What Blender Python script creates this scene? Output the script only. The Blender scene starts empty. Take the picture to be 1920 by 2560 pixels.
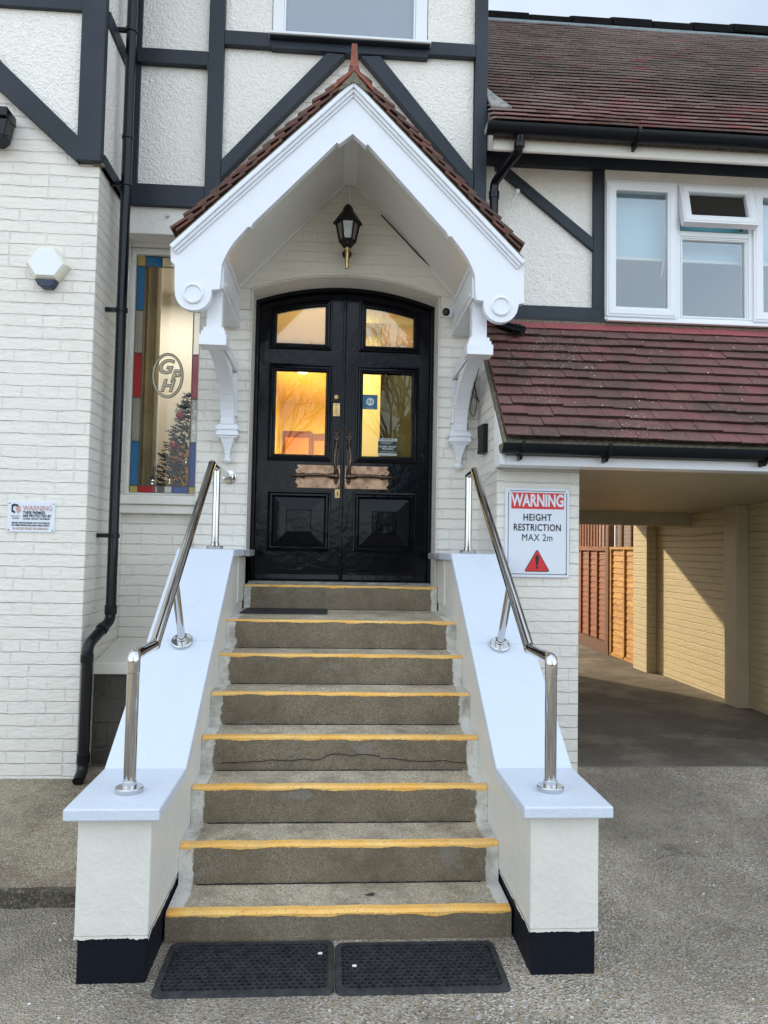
import bpy, bmesh, math, random
from mathutils import Vector, Matrix, noise
R = math.radians
rnd = random.Random(7)
sc = bpy.context.scene
col = sc.collection

# ------------------------------------------------------------------ camera, sky, sun, exposure
cam_d = bpy.data.cameras.new("camera"); cam = bpy.data.objects.new("camera", cam_d); col.objects.link(cam)
_r = Vector((0.99751829, -0.06789365, 0.01864729)); _u = Vector((-0.02183568, -0.04652649, 0.99867837)); _f = Vector((0.06693632, 0.99660711, 0.04789353))
M = Matrix(((_r.x, _u.x, -_f.x), (_r.y, _u.y, -_f.y), (_r.z, _u.z, -_f.z))).to_4x4()
M.translation = Vector((-0.0625, 0, 1.5859))
cam.matrix_world = M
cam_d.sensor_fit = 'VERTICAL'; cam_d.sensor_height = 24.0; cam_d.lens = 24.0 * 1850 / 2560
cam_d.clip_start = 0.05; cam_d.clip_end = 500
sc.camera = cam
SUN = Vector((0.63, -1.0, -0.563)).normalized()          # direction the light travels
w = bpy.data.worlds.new("World"); sc.world = w; w.use_nodes = True
nt = w.node_tree; N = nt.nodes; L = nt.links
bg = N['Background']; bg.inputs['Strength'].default_value = 0.15
sky = N.new('ShaderNodeTexSky'); sky.sky_type = 'NISHITA'; sky.sun_disc = False
sky.sun_elevation = R(25.5); sky.sun_rotation = R(-32)
sky.air_density = 1.0; sky.dust_density = 2.0
tc = N.new('ShaderNodeTexCoord'); mp = N.new('ShaderNodeMapping'); mp.inputs['Scale'].default_value = (1, 1, 2.2)
ns = N.new('ShaderNodeTexNoise'); ns.inputs['Scale'].default_value = 2.2; ns.inputs['Detail'].default_value = 6
rp = N.new('ShaderNodeValToRGB'); rp.color_ramp.elements[0].position = .32; rp.color_ramp.elements[1].position = .62
mixc = N.new('ShaderNodeMix'); mixc.data_type = 'RGBA'
L.new(tc.outputs['Generated'], mp.inputs['Vector']); L.new(mp.outputs['Vector'], ns.inputs['Vector'])
L.new(ns.outputs['Fac'], rp.inputs['Fac'])
cmul = N.new('ShaderNodeMath'); cmul.operation = 'MULTIPLY_ADD'; cmul.inputs[1].default_value = .45; cmul.inputs[2].default_value = .45
L.new(rp.outputs['Color'], cmul.inputs[0]); L.new(cmul.outputs[0], mixc.inputs['Factor'])
L.new(sky.outputs['Color'], mixc.inputs['A']); mixc.inputs['B'].default_value = (4.4, 4.88, 5.3, 1)
sxyz = N.new('ShaderNodeSeparateXYZ'); L.new(tc.outputs['Generated'], sxyz.inputs[0])
gr = N.new('ShaderNodeMapRange'); gr.inputs['From Min'].default_value = -.6; gr.inputs['From Max'].default_value = .8; gr.inputs['To Min'].default_value = 1.25; gr.inputs['To Max'].default_value = .60
L.new(sxyz.outputs[1], gr.inputs['Value'])          # gradient added to light the facade: sky dimmer over building, brighter over street
vm = N.new('ShaderNodeVectorMath'); vm.operation = 'SCALE'; L.new(mixc.outputs['Result'], vm.inputs[0]); L.new(gr.outputs[0], vm.inputs['Scale'])
L.new(vm.outputs[0], bg.inputs['Color'])
sd = bpy.data.lights.new("sun", 'SUN'); sun = bpy.data.objects.new("sun", sd); col.objects.link(sun)
sd.energy = 2.2; sd.angle = R(1.6); sd.color = (1.0, .85, .58)
sun.rotation_euler = SUN.to_track_quat('-Z', 'Y').to_euler(); sun.location = (-6, 8, 9)
sc.view_settings.view_transform = 'Standard'; sc.view_settings.look = 'None'
sc.view_settings.exposure = 1.2; sc.view_settings.gamma = 1.0

# ------------------------------------------------------------------ material helpers
class MT:
    def __init__(s, name, base=(.5, .5, .5), rough=.6, metal=0, spec=.5):
        s.m = bpy.data.materials.new(name); s.m.use_nodes = True
        s.t = s.m.node_tree; s.N = s.t.nodes; s.L = s.t.links
        s.b = s.N['Principled BSDF']
        s.b.inputs['Base Color'].default_value = (*base, 1); s.b.inputs['Roughness'].default_value = rough
        s.b.inputs['Metallic'].default_value = metal; s.b.inputs['Specular IOR Level'].default_value = spec
        s.g = None; s.h = None
    def pos(s):
        if not s.g: s.g = s.N.new('ShaderNodeNewGeometry')
        return s.g.outputs['Position']
    def node(s, t, **k):
        n = s.N.new(t)
        for a, v in k.items():
            if a in n.inputs: n.inputs[a].default_value = v
            else: setattr(n, a, v)
        return n
    def val(s, sock, v):
        if hasattr(v, 'is_linked') or isinstance(v, bpy.types.NodeSocket): s.L.new(v, sock)
        else: sock.default_value = v
    def math(s, op, a, b=0.0, c=None):
        n = s.N.new('ShaderNodeMath'); n.operation = op
        s.val(n.inputs[0], a); s.val(n.inputs[1], b)
        if c is not None: s.val(n.inputs[2], c)
        return n.outputs[0]
    def noise(s, scale, detail=4, rough=.55, vec=None, dist=0.0):
        n = s.node('ShaderNodeTexNoise', Scale=scale, Detail=detail, Roughness=rough, Distortion=dist)
        s.L.new(vec or s.pos(), n.inputs['Vector']); return n.outputs['Fac']
    def vor(s, scale, feature='F1', out='Distance', vec=None, rnd=1.0):
        n = s.node('ShaderNodeTexVoronoi', feature=feature, Scale=scale, Randomness=rnd)
        s.L.new(vec or s.pos(), n.inputs['Vector']); return n.outputs[out]
    def scaled(s, v):
        n = s.node('ShaderNodeVectorMath', operation='MULTIPLY'); s.L.new(s.pos(), n.inputs[0]); n.inputs[1].default_value = v
        return n.outputs[0]
    def ramp(s, f, stops, interp='LINEAR'):
        n = s.N.new('ShaderNodeValToRGB'); cr = n.color_ramp; cr.interpolation = interp
        while len(cr.elements) < len(stops): cr.elements.new(.5)
        for e, (p, c) in zip(cr.elements, stops):
            e.position = p; e.color = (*c, 1) if not isinstance(c, (int, float)) else (c, c, c, 1)
        s.L.new(f, n.inputs['Fac']); return n.outputs['Color']
    def mix(s, f, a, b, bt='MIX'):
        n = s.N.new('ShaderNodeMix'); n.data_type = 'RGBA'; n.blend_type = bt
        s.val(n.inputs[0], f)
        for sk, v in ((n.inputs[6], a), (n.inputs[7], b)):
            s.val(sk, (*v, 1) if isinstance(v, tuple) else v)
        return n.outputs[2]
    def color(s, c): s.L.new(c, s.b.inputs['Base Color']); return s
    def rough(s, c): s.L.new(c, s.b.inputs['Roughness']); return s
    def bump(s, h, dist=.004, strength=1.0):
        n = s.node('ShaderNodeBump', Distance=dist, Strength=strength); s.L.new(h, n.inputs['Height'])
        if s.h: s.L.new(s.h, n.inputs['Normal'])
        s.h = n.outputs['Normal']; s.L.new(s.h, s.b.inputs['Normal']); return s
    def sep(s):
        n = s.N.new('ShaderNodeSeparateXYZ'); s.L.new(s.pos(), n.inputs[0]); return n.outputs
    def island(s):
        s.pos(); return s.g.outputs['Random Per Island']

def plain(name, base, rough=.5, metal=0, var=.0, vs=6, bump=0, bs=60, spec=.5):
    m = MT(name, base, rough, metal, spec)
    if var:
        f = m.noise(vs, 5)
        m.color(m.ramp(f, [(.3, tuple(c * (1 - var) for c in base)), (.7, tuple(min(1, c * (1 + var)) for c in base))]))
    if bump: m.bump(m.noise(bs, 3), bump)
    return m.m

def brick_mat(name, base, mortar, dist=.006, rough=.55, row=.075, bw=.225, dirt=True, jmix=.24, wvd=.0075):
    m = MT(name, base, rough)
    g = m.pos(); nx = m.N.new('ShaderNodeSeparateXYZ'); m.L.new(m.g.outputs['True Normal'], nx.inputs[0])
    ax = m.math('GREATER_THAN', m.math('ABSOLUTE', nx.outputs[0]), .6)
    x, y, z = m.sep()
    u = m.math('ADD', m.math('MULTIPLY', y, ax), m.math('MULTIPLY', x, m.math('SUBTRACT', 1, ax)))
    wob = m.math('MULTIPLY_ADD', m.noise(9, 4), .016, -.008)
    wob2 = m.math('MULTIPLY_ADD', m.noise(26, 3), .010, -.005)
    cv = m.N.new('ShaderNodeCombineXYZ'); m.L.new(m.math('ADD', u, wob2), cv.inputs[0]); m.L.new(m.math('ADD', z, m.math('ADD', wob, wob2)), cv.inputs[1])
    b = m.node('ShaderNodeTexBrick', Scale=1.0, offset=.5, squash=.5, squash_frequency=3)
    b.inputs['Brick Width'].default_value = bw; b.inputs['Row Height'].default_value = row
    b.inputs['Mortar Size'].default_value = .0055; b.inputs['Mortar Smooth'].default_value = .7
    b.inputs['Bias'].default_value = 0
    b.inputs['Color1'].default_value = (*base, 1); b.inputs['Color2'].default_value = (*tuple(c * .97 for c in base), 1); b.inputs['Mortar'].default_value = (*base, 1)
    m.L.new(cv.outputs[0], b.inputs['Vector'])
    c = b.outputs['Color']
    zz = m.math('ADD', z, m.math('ADD', wob, m.math('MULTIPLY', wob2, .6)))
    fr = m.math('ABSOLUTE', m.math('SUBTRACT', m.math('FRACT', m.math('DIVIDE', zz, row)), .5))
    bed = m.ramp(fr, [(.415, 0), (.475, 1)])               # 1 inside the bed joint
    pj = m.math('MULTIPLY', b.outputs['Fac'], m.ramp(m.noise(5, 3), [(.38, .10), (.66, .75)]))
    jt = m.math('MAXIMUM', m.math('MULTIPLY', bed, m.ramp(m.noise(6, 3), [(.3, .6), (.6, 1)])), pj)
    c = m.mix(m.math('MULTIPLY', jt, jmix), c, mortar)  # painted walls: joint shading put into the colour on top of the bump
    if dirt:
        c = m.mix(m.ramp(m.noise(2.2, 6), [(.45, 0), (.8, .16)]), c, tuple(k * .78 for k in base))
        c = m.mix(m.ramp(m.noise(38, 2), [(.72, 0), (.78, .3)]), c, tuple(k * .62 for k in base))
    m.color(c)
    tone = m.noise(1.0, 3, .5, vec=m.scaled((3.2, 3.2, 9)))
    m.color(m.mix(m.ramp(tone, [(.35, 0), (.75, .16)]), c, tuple(k * .82 for k in base)))
    m.bump(m.math('SUBTRACT', 1, jt), dist)
    wv = m.noise(1.0, 5, .6, vec=m.scaled((14, 14, 38)), dist=.5)
    m.bump(wv, wvd, 1.0)
    return m.m

def concrete(name, base, scale=170, var=.35, stain=True, rough=.85, bump=.003, pebble=True):
    m = MT(name, base, rough)
    lo = tuple(c * (1 - var) for c in base); hi = tuple(min(1, c * (1 + var)) for c in base)
    c = m.ramp(m.noise(3.0, 8, .65), [(.3, lo), (.72, hi)])
    if pebble:
        vc = m.vor(scale, out='Color')
        sp = m.N.new('ShaderNodeSeparateColor'); m.L.new(vc, sp.inputs[0])
        c = m.mix(m.ramp(sp.outputs[0], [(.0, .0), (.60, .0), (.95, .9)]), c, tuple(min(.85, k * 2.6) for k in base))
        c = m.mix(m.ramp(sp.outputs[1], [(.66, .0), (.95, .85)]), c, tuple(k * .28 for k in base))
        c = m.mix(m.ramp(sp.outputs[2], [(.90, .0), (.95, .4)]), c, (base[0] * 1.5, base[1] * .95, base[2] * .7))
    if stain:
        c = m.mix(m.ramp(m.noise(.9, 5), [(.35, 0), (.75, .6)]), c, tuple(k * .6 for k in base))
        c = m.mix(m.ramp(m.noise(14, 4), [(.62, 0), (.74, .4)]), c, tuple(k * .5 for k in base))
    m.color(c)
    m.bump(m.vor(scale), bump); m.bump(m.noise(40, 5), .004, .6)
    return m

MATS = {}
CREAM = (.75, .725, .665)
MATS['brick'] = brick_mat('painted_brick', (.82, .785, .72), (.62, .60, .555))
MATS['brick_soft'] = brick_mat('thick_painted_brick', (.72, .675, .575), (.60, .56, .47), dist=.003, jmix=.10, wvd=.004)
MATS['brick_cream'] = brick_mat('cream_brick', (.74, .70, .61), (.58, .54, .45))
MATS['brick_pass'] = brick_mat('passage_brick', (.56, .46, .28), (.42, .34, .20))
MATS['brick_red'] = brick_mat('red_brick', (.13, .07, .05), (.45, .4, .34), dist=.003)
m = MT('cream_paint', CREAM, .45)
c = m.ramp(m.noise(3, 6, .6), [(.3, tuple(k * .95 for k in CREAM)), (.7, tuple(k * 1.04 for k in CREAM))])
c = m.mix(m.ramp(m.noise(1.0, 5, .65, vec=m.scaled((16, 16, 1.6))), [(.55, 0), (.8, .22)]), c, (.50, .46, .38))
c = m.mix(m.ramp(m.noise(46, 3), [(.72, 0), (.78, .45)]), c, (.48, .45, .38)); m.color(c); m.bump(m.noise(26, 5), .005); m.bump(m.noise(120, 3), .001); MATS['cream'] = m.m
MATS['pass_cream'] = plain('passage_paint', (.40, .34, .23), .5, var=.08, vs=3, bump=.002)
MATS['white'] = plain('white_gloss', (.78, .805, .86), .22, var=.02, vs=8, bump=.0015, bs=22)
MATS['coping'] = plain('coping_white', (.64, .70, .80), .38, var=.03, vs=5, bump=.0012, bs=50)
m = MT('coping_white', (.64, .70, .80), .38)
c = m.mix(m.ramp(m.noise(60, 3), [(.70, 0), (.76, .35)]), (.64, .70, .80), (.45, .46, .48)); c = m.mix(m.ramp(m.noise(4, 6, .7), [(.5, 0), (.8, .25)]), c, (.55, .59, .68))
m.color(c); m.bump(m.noise(50, 4), .0025); m.bump(m.noise(200, 3), .001); MATS['coping'] = m.m
MATS['porch_in'] = plain('porch_inside_paint', (.72, .70, .655), .3, var=.03, vs=4, bump=.001)
m = MT('white_gloss', (.78, .805, .86), .25)
c = m.mix(m.ramp(m.noise(7, 7, .7), [(.5, 0), (.8, .22)]), (.78, .805, .86), (.62, .63, .64)); c = m.mix(m.ramp(m.noise(80, 2), [(.74, 0), (.78, .5)]), c, (.5, .48, .42))
m.color(c); m.bump(m.noise(1.0, 4, .6, vec=m.scaled((30, 30, 12))), .003); m.bump(m.noise(16, 3), .002); MATS['white'] = m.m
MATS['pvc'] = plain('white_pvc', (.80, .82, .85), .25)
# roughcast
m = MT('roughcast', (.78, .76, .71), .75)
m.color(m.ramp(m.noise(30, 3), [(.3, (.85, .825, .765)), (.65, (.90, .875, .815))]))
m.bump(m.noise(32, 3, .5), .008, 1.0); m.bump(m.noise(72, 2, .5), .013, 1.0); MATS['roughcast'] = m.m
# timber paint
m = MT('slate_paint', (.030, .042, .055), .45, 0, .3)
m.color(m.ramp(m.noise(2.5, 5), [(.3, (.016, .023, .032)), (.75, (.030, .040, .054))])); m.bump(m.noise(30, 4), .0015); MATS['timber'] = m.m
MATS['black_gloss'] = plain('black_gloss_plastic', (.004, .005, .008), .22, spec=.35, bump=.0006, bs=20)
MATS['gutter'] = plain('gutter_paint', (.004, .006, .010), .35, spec=.25, bump=.001, bs=15, var=.3)
m = MT('plinth_black', (.004, .006, .012), .6, 0, .2)
m.color(m.ramp(m.noise(120, 2), [(.72, (.004, .006, .012)), (.80, (.05, .05, .055))])); m.bump(m.noise(40, 4), .004); MATS['plinth'] = m.m
m = MT('door_paint', (.0015, .002, .005), .10, 0, .24); m.bump(m.noise(11, 3), .0022); m.bump(m.noise(150, 2), .0003); MATS['door'] = m.m
m = MT('chrome', (.60, .595, .59), .05, 1.0); MATS['chrome'] = m.m
m = MT('bronze', (.36, .20, .12), .33, 1.0)
m.color(m.ramp(m.noise(16, 3), [(.3, (.20, .12, .08)), (.65, (.48, .31, .21))])); m.bump(m.noise(60, 2), .0006); MATS['bronze'] = m.m
MATS['bronze_dark'] = plain('bronze_dark', (.12, .085, .07), .35, 1.0, var=.6, vs=70, bump=.001, bs=150)
MATS['brass'] = plain('brass', (.52, .36, .16), .3, 1.0, var=.3, vs=40)
MATS['lead'] = plain('lead_grey', (.20, .26, .28), .5, var=.2)
MATS['stone'] = plain('grey_stone', (.27, .26, .25), .8, var=.45, vs=22, bump=.002)
# concrete
MATS['tread'] = None
def step_mat(name, base, scale):
    m = concrete(name, base, scale, .22, bump=.002)
    base_col = m.b.inputs['Base Color'].links[0].from_socket
    x, y, z = m.sep()
    edge = m.math('ADD', m.math('ABSOLUTE', m.math('ADD', x, -.002)), m.math('MULTIPLY_ADD', m.noise(22, 4), .05, -.025))
    yc = m.math('GREATER_THAN', y, 3.09)
    f = m.math('MULTIPLY', m.ramp(edge, [(.637, 0), (.643, 1)]), yc)
    pv = m.mix(m.ramp(m.noise(70, 3), [(.3, .0), (.38, 1)]), (.42, .4, .35), (.74, .72, .67))
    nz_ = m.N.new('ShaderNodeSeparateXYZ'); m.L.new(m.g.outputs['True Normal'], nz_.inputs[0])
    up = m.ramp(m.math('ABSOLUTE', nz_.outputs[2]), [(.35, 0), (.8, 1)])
    base_col = m.mix(up, m.mix(.70, base_col, (.105, .076, .042)), base_col)  # risers darkened by facing: weaker skylight put in the colour, with staining
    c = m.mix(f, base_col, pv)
    # pale repair smears
    c = m.mix(m.ramp(m.noise(5, 7, .7), [(.44, 0), (.66, .6)]), c, (.11, .082, .05))
    s = m.ramp(m.noise(5.2, 3, vec=m.scaled((1, 1, 1.7))), [(.64, 0), (.67, .4)])
    c = m.mix(s, c, (.26, .25, .23))
    m.color(c); return m.m
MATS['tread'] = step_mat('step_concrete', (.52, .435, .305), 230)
m = concrete('driveway_concrete', (.54, .455, .34), 115, .42, bump=.013)
c0 = m.b.inputs['Base Color'].links[0].from_socket
x, y, z = m.sep()
c0 = m.mix(m.math('MULTIPLY', m.ramp(m.noise(1.3, 6, .62), [(.42, 0), (.62, .75)]), m.ramp(m.math('MULTIPLY', x, -.4), [(0, .18), (.35, 1)])), c0, (.40, .345, .265))
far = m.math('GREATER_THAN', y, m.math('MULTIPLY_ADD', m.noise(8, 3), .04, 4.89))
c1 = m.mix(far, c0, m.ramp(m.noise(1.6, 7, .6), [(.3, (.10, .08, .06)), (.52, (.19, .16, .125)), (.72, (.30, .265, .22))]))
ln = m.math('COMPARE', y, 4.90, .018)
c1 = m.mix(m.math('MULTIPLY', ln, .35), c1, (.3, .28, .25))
c1 = m.mix(m.ramp(m.noise(.75, 6, .62, dist=.5), [(.40, 0), (.62, .55)]), c1, (.12, .10, .078))
c1 = m.mix(m.ramp(m.noise(1.9, 5, .6), [(.52, 0), (.75, .45)]), c1, (.58, .50, .38))
crk = m.vor(.62, 'DISTANCE_TO_EDGE'); cn = m.node('ShaderNodeVectorMath', operation='ADD'); m.L.new(m.pos(), cn.inputs[0])
nz3 = m.node('ShaderNodeTexNoise', Scale=3.0, Detail=6); m.L.new(m.pos(), nz3.inputs['Vector']); m.L.new(nz3.outputs['Color'], cn.inputs[1])
crk = m.vor(.62, 'DISTANCE_TO_EDGE', vec=cn.outputs[0])
c1 = m.mix(m.math('MULTIPLY', m.ramp(crk, [(.0, 1), (.006, 0)]), m.ramp(m.noise(2, 3), [(.45, 0), (.6, .7)])), c1, (.05, .04, .03))
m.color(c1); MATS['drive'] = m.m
m = concrete('path_concrete', (.37, .305, .22), 190, .45, bump=.005); c0 = m.b.inputs['Base Color'].links[0].from_socket; x, y, z = m.sep()
c1 = m.mix(m.math('MULTIPLY', m.ramp(m.math('ADD', m.math('MULTIPLY', y, .2), m.math('MULTIPLY', m.noise(3, 6, .65), .7)), [(1.08, 0), (1.32, 1)]), .8), c0, (.10, .062, .04)) if False else m.mix(m.ramp(m.noise(2.4, 7, .7, dist=.4), [(.46, 0), (.66, .75)]), c0, (.13, .085, .055))
m.color(c1); MATS['path'] = m.m
m = concrete('kerb_concrete', (.10, .085, .06), 120, .5); MATS['kerb'] = m.m
m = concrete('dark_stone_block', (.085, .075, .065), 60, .5, pebble=False)
MATS['dark_block'] = m.m
# nosing paint
m = MT('yellow_nosing_paint', (.78, .42, .07), .5)
c = m.ramp(m.noise(5, 4), [(.3, (.92, .46, .08)), (.7, (.95, .62, .22))])
c = m.mix(m.ramp(m.noise(110, 3), [(.60, 0), (.68, .8)]), c, (.30, .22, .12)); c = m.mix(m.ramp(m.noise(9, 6, .7), [(.52, 0), (.72, .5)]), c, (.62, .42, .2)); m.color(c); m.bump(m.noise(90, 3), .0015); MATS['yellow'] = m.m
# tiles
def butt(m, c, k):     # shadow lines and black moss painted on the exposed lower edges of the tiles
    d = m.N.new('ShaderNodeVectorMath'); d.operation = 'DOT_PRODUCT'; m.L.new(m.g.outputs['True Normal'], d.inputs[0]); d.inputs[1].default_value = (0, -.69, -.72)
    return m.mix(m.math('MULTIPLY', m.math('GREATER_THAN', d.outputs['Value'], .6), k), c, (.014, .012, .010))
def tile_mat(name, cols, moss, spec):
    m = MT(name, cols[0], .62)
    c = m.ramp(m.island(), [(i / (len(cols) - 1), k) for i, k in enumerate(cols)])
    c = m.mix(m.ramp(m.noise(3, 6, .6), [(.42, 0), (.7, moss)]), c, (.055, .046, .036))
    c = m.mix(m.ramp(m.noise(40, 4), [(.5, 0), (.8, .5)]), c, (.09, .04, .038))
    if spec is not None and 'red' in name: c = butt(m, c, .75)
    if spec:
        c = m.mix(m.ramp(m.math('MULTIPLY', m.noise(75, 2), m.ramp(m.noise(1.7, 2), [(.4, .84), (.65, 1.02)])), [(.675, 0), (.70, 1)]), c, (.62, .58, .52))
    m.color(c); m.bump(m.noise(60, 5), .004); return m.m
MATS['tile_low'] = tile_mat('red_roof_tile', [(.17, .068, .060), (.20, .078, .070), (.165, .078, .064), (.19, .082, .072), (.225, .078, .074), (.17, .090, .070)], .8, True)
MATS['tile_top'] = tile_mat('red_top_tile', [(.34, .085, .09), (.38, .095, .10)], .25, False)
m = MT('dark_roof_tile', (.06, .05, .05), .6)
x, y, z = m.sep()
redm = m.math('MULTIPLY', m.ramp(m.math('ADD', z, m.math('MULTIPLY', x, .30)), [(0, 1), (1, 0)]), 1)
hz = m.math('ADD', m.math('MULTIPLY', z, 1.0), m.math('MULTIPLY_ADD', m.noise(1.3, 4), 1.4, -.7))
low = m.N.new('ShaderNodeMapRange'); low.inputs['From Min'].default_value = 4.7; low.inputs['From Max'].default_value = 5.6; low.inputs['To Min'].default_value = 1; low.inputs['To Max'].default_value = 0
m.L.new(hz, low.inputs['Value'])
cA = m.ramp(m.island(), [(0, (.23, .19, .178)), (.5, (.30, .245, .232)), (.93, (.34, .27, .255)), (1, (.36, .17, .165))])
cB = m.ramp(m.island(), [(0, (.27, .16, .15)), (.5, (.42, .27, .25)), (.8, (.40, .32, .30)), (1, (.48, .18, .18))])
c = m.mix(low.outputs[0], cA, cB)  # lower courses redder, with a pale sky sheen put into their colour
c = m.mix(m.ramp(m.noise(1.1, 4), [(.45, 0), (.7, .5)]), c, (.11, .10, .085))
m.color(c); m.bump(m.noise(60, 4), .003); MATS['tile_up'] = m.m
m = MT('porch_tile', (.12, .045, .03), .65)
c = m.ramp(m.island(), [(0, (.13, .042, .026)), (.4, (.085, .033, .024)), (.75, (.16, .055, .035)), (1, (.10, .05, .036))])
c = m.mix(m.ramp(m.noise(24, 5), [(.42, 0), (.68, .75)]), c, (.045, .034, .026)); m.color(c); m.bump(m.noise(70, 4), .004); MATS['tile_porch'] = m.m
MATS['mortar'] = plain('mortar', (.17, .15, .11), .9, var=.4, vs=40, bump=.006)
MATS['ridge'] = plain('ridge_black', (.006, .0055, .006), .9, spec=.1, var=.4, vs=9, bump=.004)
MATS['terracotta'] = plain('terracotta', (.25, .065, .035), .6, var=.35, vs=25, bump=.003)
m = MT('rubber', (.022, .025, .030), .5); m.color(m.ramp(m.noise(30, 4), [(.35, (.016, .018, .022)), (.75, (.05, .052, .058))])); m.bump(m.noise(90, 3), .001); MATS['rubber'] = m.m
MATS['dark_gap'] = plain('under_mat_dark', (.012, .012, .013), .8)
# glass
def glass(name, tint, reflect=.10, rough=0.0, opacity=0.0, ocol=(.5, .5, .5)):
    m = MT(name); Nn = m.N; m.N.remove(m.b)
    tr = Nn.new('ShaderNodeBsdfTransparent'); tr.inputs[0].default_value = (*tint, 1)
    gl = Nn.new('ShaderNodeBsdfGlossy'); gl.inputs['Roughness'].default_value = rough; gl.inputs['Color'].default_value = (1, 1, 1, 1)
    fr = Nn.new('ShaderNodeFresnel'); fr.inputs['IOR'].default_value = 1.5
    ad = m.math('ADD', fr.outputs[0], reflect)
    mx = Nn.new('ShaderNodeMixShader')
    a = tr.outputs[0]
    if opacity:
        df = Nn.new('ShaderNodeBsdfDiffuse'); df.inputs[0].default_value = (*ocol, 1)
        m2 = Nn.new('ShaderNodeMixShader'); m2.inputs[0].default_value = opacity; m.L.new(a, m2.inputs[1]); m.L.new(df.outputs[0], m2.inputs[2]); a = m2.outputs[0]
    m.L.new(ad, mx.inputs[0]); m.L.new(a, mx.inputs[1]); m.L.new(gl.outputs[0], mx.inputs[2])
    m.L.new(mx.outputs[0], Nn['Material Output'].inputs['Surface']); return m.m
MATS['glass'] = glass('window_glass', (.93, .95, .94), .06)
MATS['glass_clear'] = glass('clear_leaded_glass', (.95, .95, .93), -.022)
MATS['glass_door'] = glass('door_glass', (.98, .96, .88), -.018)
MATS['glass_top'] = glass('door_top_glass', (.95, .93, .85), .05, 0, .30, (.70, .60, .36))
MATS['glass_frost'] = glass('frosted_glass', (.5, .5, .5), .10, .12, .9, (.20, .24, .29))
def stain(name, c, op=.75): return glass(name, c, .0, .05, op, tuple(k * 1.0 for k in c))
MATS['s_blue'] = stain('stained_blue', (.02, .17, .36)); MATS['s_red'] = stain('stained_red', (.5, .02, .02)); MATS['s_pink'] = stain('stained_pink', (.55, .12, .14), .7)
MATS['s_yellow'] = stain('stained_yellow', (.60, .47, .12)); MATS['s_navy'] = stain('stained_navy', (.01, .06, .32)); MATS['s_clear'] = glass('leaded_clear', (.85, .85, .8), .06, .05, .2, (.6, .58, .5))
MATS['lead_line'] = plain('lead_came', (.10, .09, .07), .4, .6)
MATS['gold'] = plain('gold_outline', (.66, .61, .45), .45)
MATS['letter_bronze'] = plain('letter_dark', (.05, .045, .03), .5)
# fence wood
def wood(name, lo, hi, sc_=(4, 4, 26)):
    m = MT(name, lo, .65); v = m.scaled(sc_)
    c = m.ramp(m.noise(1.0, 5, .6, vec=v, dist=.9), [(.3, lo), (.7, hi)])
    c = m.mix(m.ramp(m.island(), [(0, 0), (1, .35)]), c, lo); m.color(c); m.bump(m.noise(2, 4, vec=v), .004); return m.m
MATS['wood_gate'] = wood('gate_wood', (.30, .12, .014), (.70, .36, .07)); MATS['wood_fence'] = wood('fence_wood', (.15, .032, .006), (.32, .085, .016))
MATS['wood_dark'] = wood('dark_wood', (.09, .03, .012), (.16, .06, .02))
MATS['wood_door'] = plain('inner_door_wood', (.62, .22, .01), .4, var=.15, vs=8); MATS['wood_frame'] = plain('inner_frame_wood', (.20, .025, .006), .4)
MATS['hall'] = plain('hall_paint', (.84, .70, .30), .6, var=.03); MATS['hall_dark'] = plain('hall_dark_green', (.05, .055, .035), .5, var=.4)
MATS['curtain_gold'] = plain('gold_curtain', (.52, .42, .22), .8, var=.25, vs=5); MATS['curtain_white'] = plain('pale_wall', (.60, .57, .50), .8, var=.05)
MATS['fir'] = plain('frosted_fir', (.022, .028, .026), .9, var=.9, vs=30); MATS['bauble'] = plain('bauble_gold', (.7, .55, .2), .12, .9); MATS['bauble_red'] = plain('bauble_red', (.5, .04, .05), .2, .3); MATS['bauble_silver'] = plain('bauble_silver', (.75, .75, .75), .1, 1)
MATS['blind'] = plain('roller_blind', (.48, .72, .88), .7, var=.03); MATS['blind_bar'] = plain('blind_bar', (.85, .88, .9), .4)
MATS['room_dark'] = plain('dim_room', (.12, .14, .16), .9); MATS['teal'] = plain('teal_blind', (.18, .48, .54), .5)
MATS['bark'] = plain('bark', (.028, .024, .020), .9, var=.3, vs=8); MATS['hedge'] = plain('hedge_leaf', (.03, .05, .018), .8, var=.5, vs=20); MATS['grass'] = plain('grass_blade', (.06, .12, .03), .7)
MATS['sign_white'] = plain('sign_white', (.72, .76, .84), .3); MATS['sign_red'] = plain('sign_red', (.62, .025, .03), .3); MATS['sign_black'] = plain('sign_black', (.010, .010, .014), .4)
MATS['sign_pink'] = plain('faded_pink_ink', (.52, .33, .31), .5); MATS['sign_blue'] = plain('sticker_blue', (.015, .11, .22), .3); MATS['sign_grey'] = plain('sticker_pale', (.55, .62, .60), .4)
MATS['alarm_white'] = plain('alarm_white', (.80, .83, .87), .25); MATS['alarm_cream'] = plain('alarm_cream', (.74, .72, .60), .35); MATS['alarm_blue'] = plain('alarm_blue_lens', (.006, .014, .05), .12)
MATS['leafm'] = plain('dead_leaf', (.06, .035, .02), .8); MATS['chip'] = plain('paint_chip', (.75, .74, .7), .6); MATS['flap'] = plain('black_metal', (.007, .007, .008), .5, spec=.2)
MATS['lampglass'] = glass('lantern_glass', (.7, .68, .6), .05, .15, .3, (.42, .40, .33))
m = MT('lamp_on'); m.b.inputs['Emission Color'].default_value = (1, .85, .5, 1); m.b.inputs['Emission Strength'].default_value = 6; MATS['lamp_on'] = m.m

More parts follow.
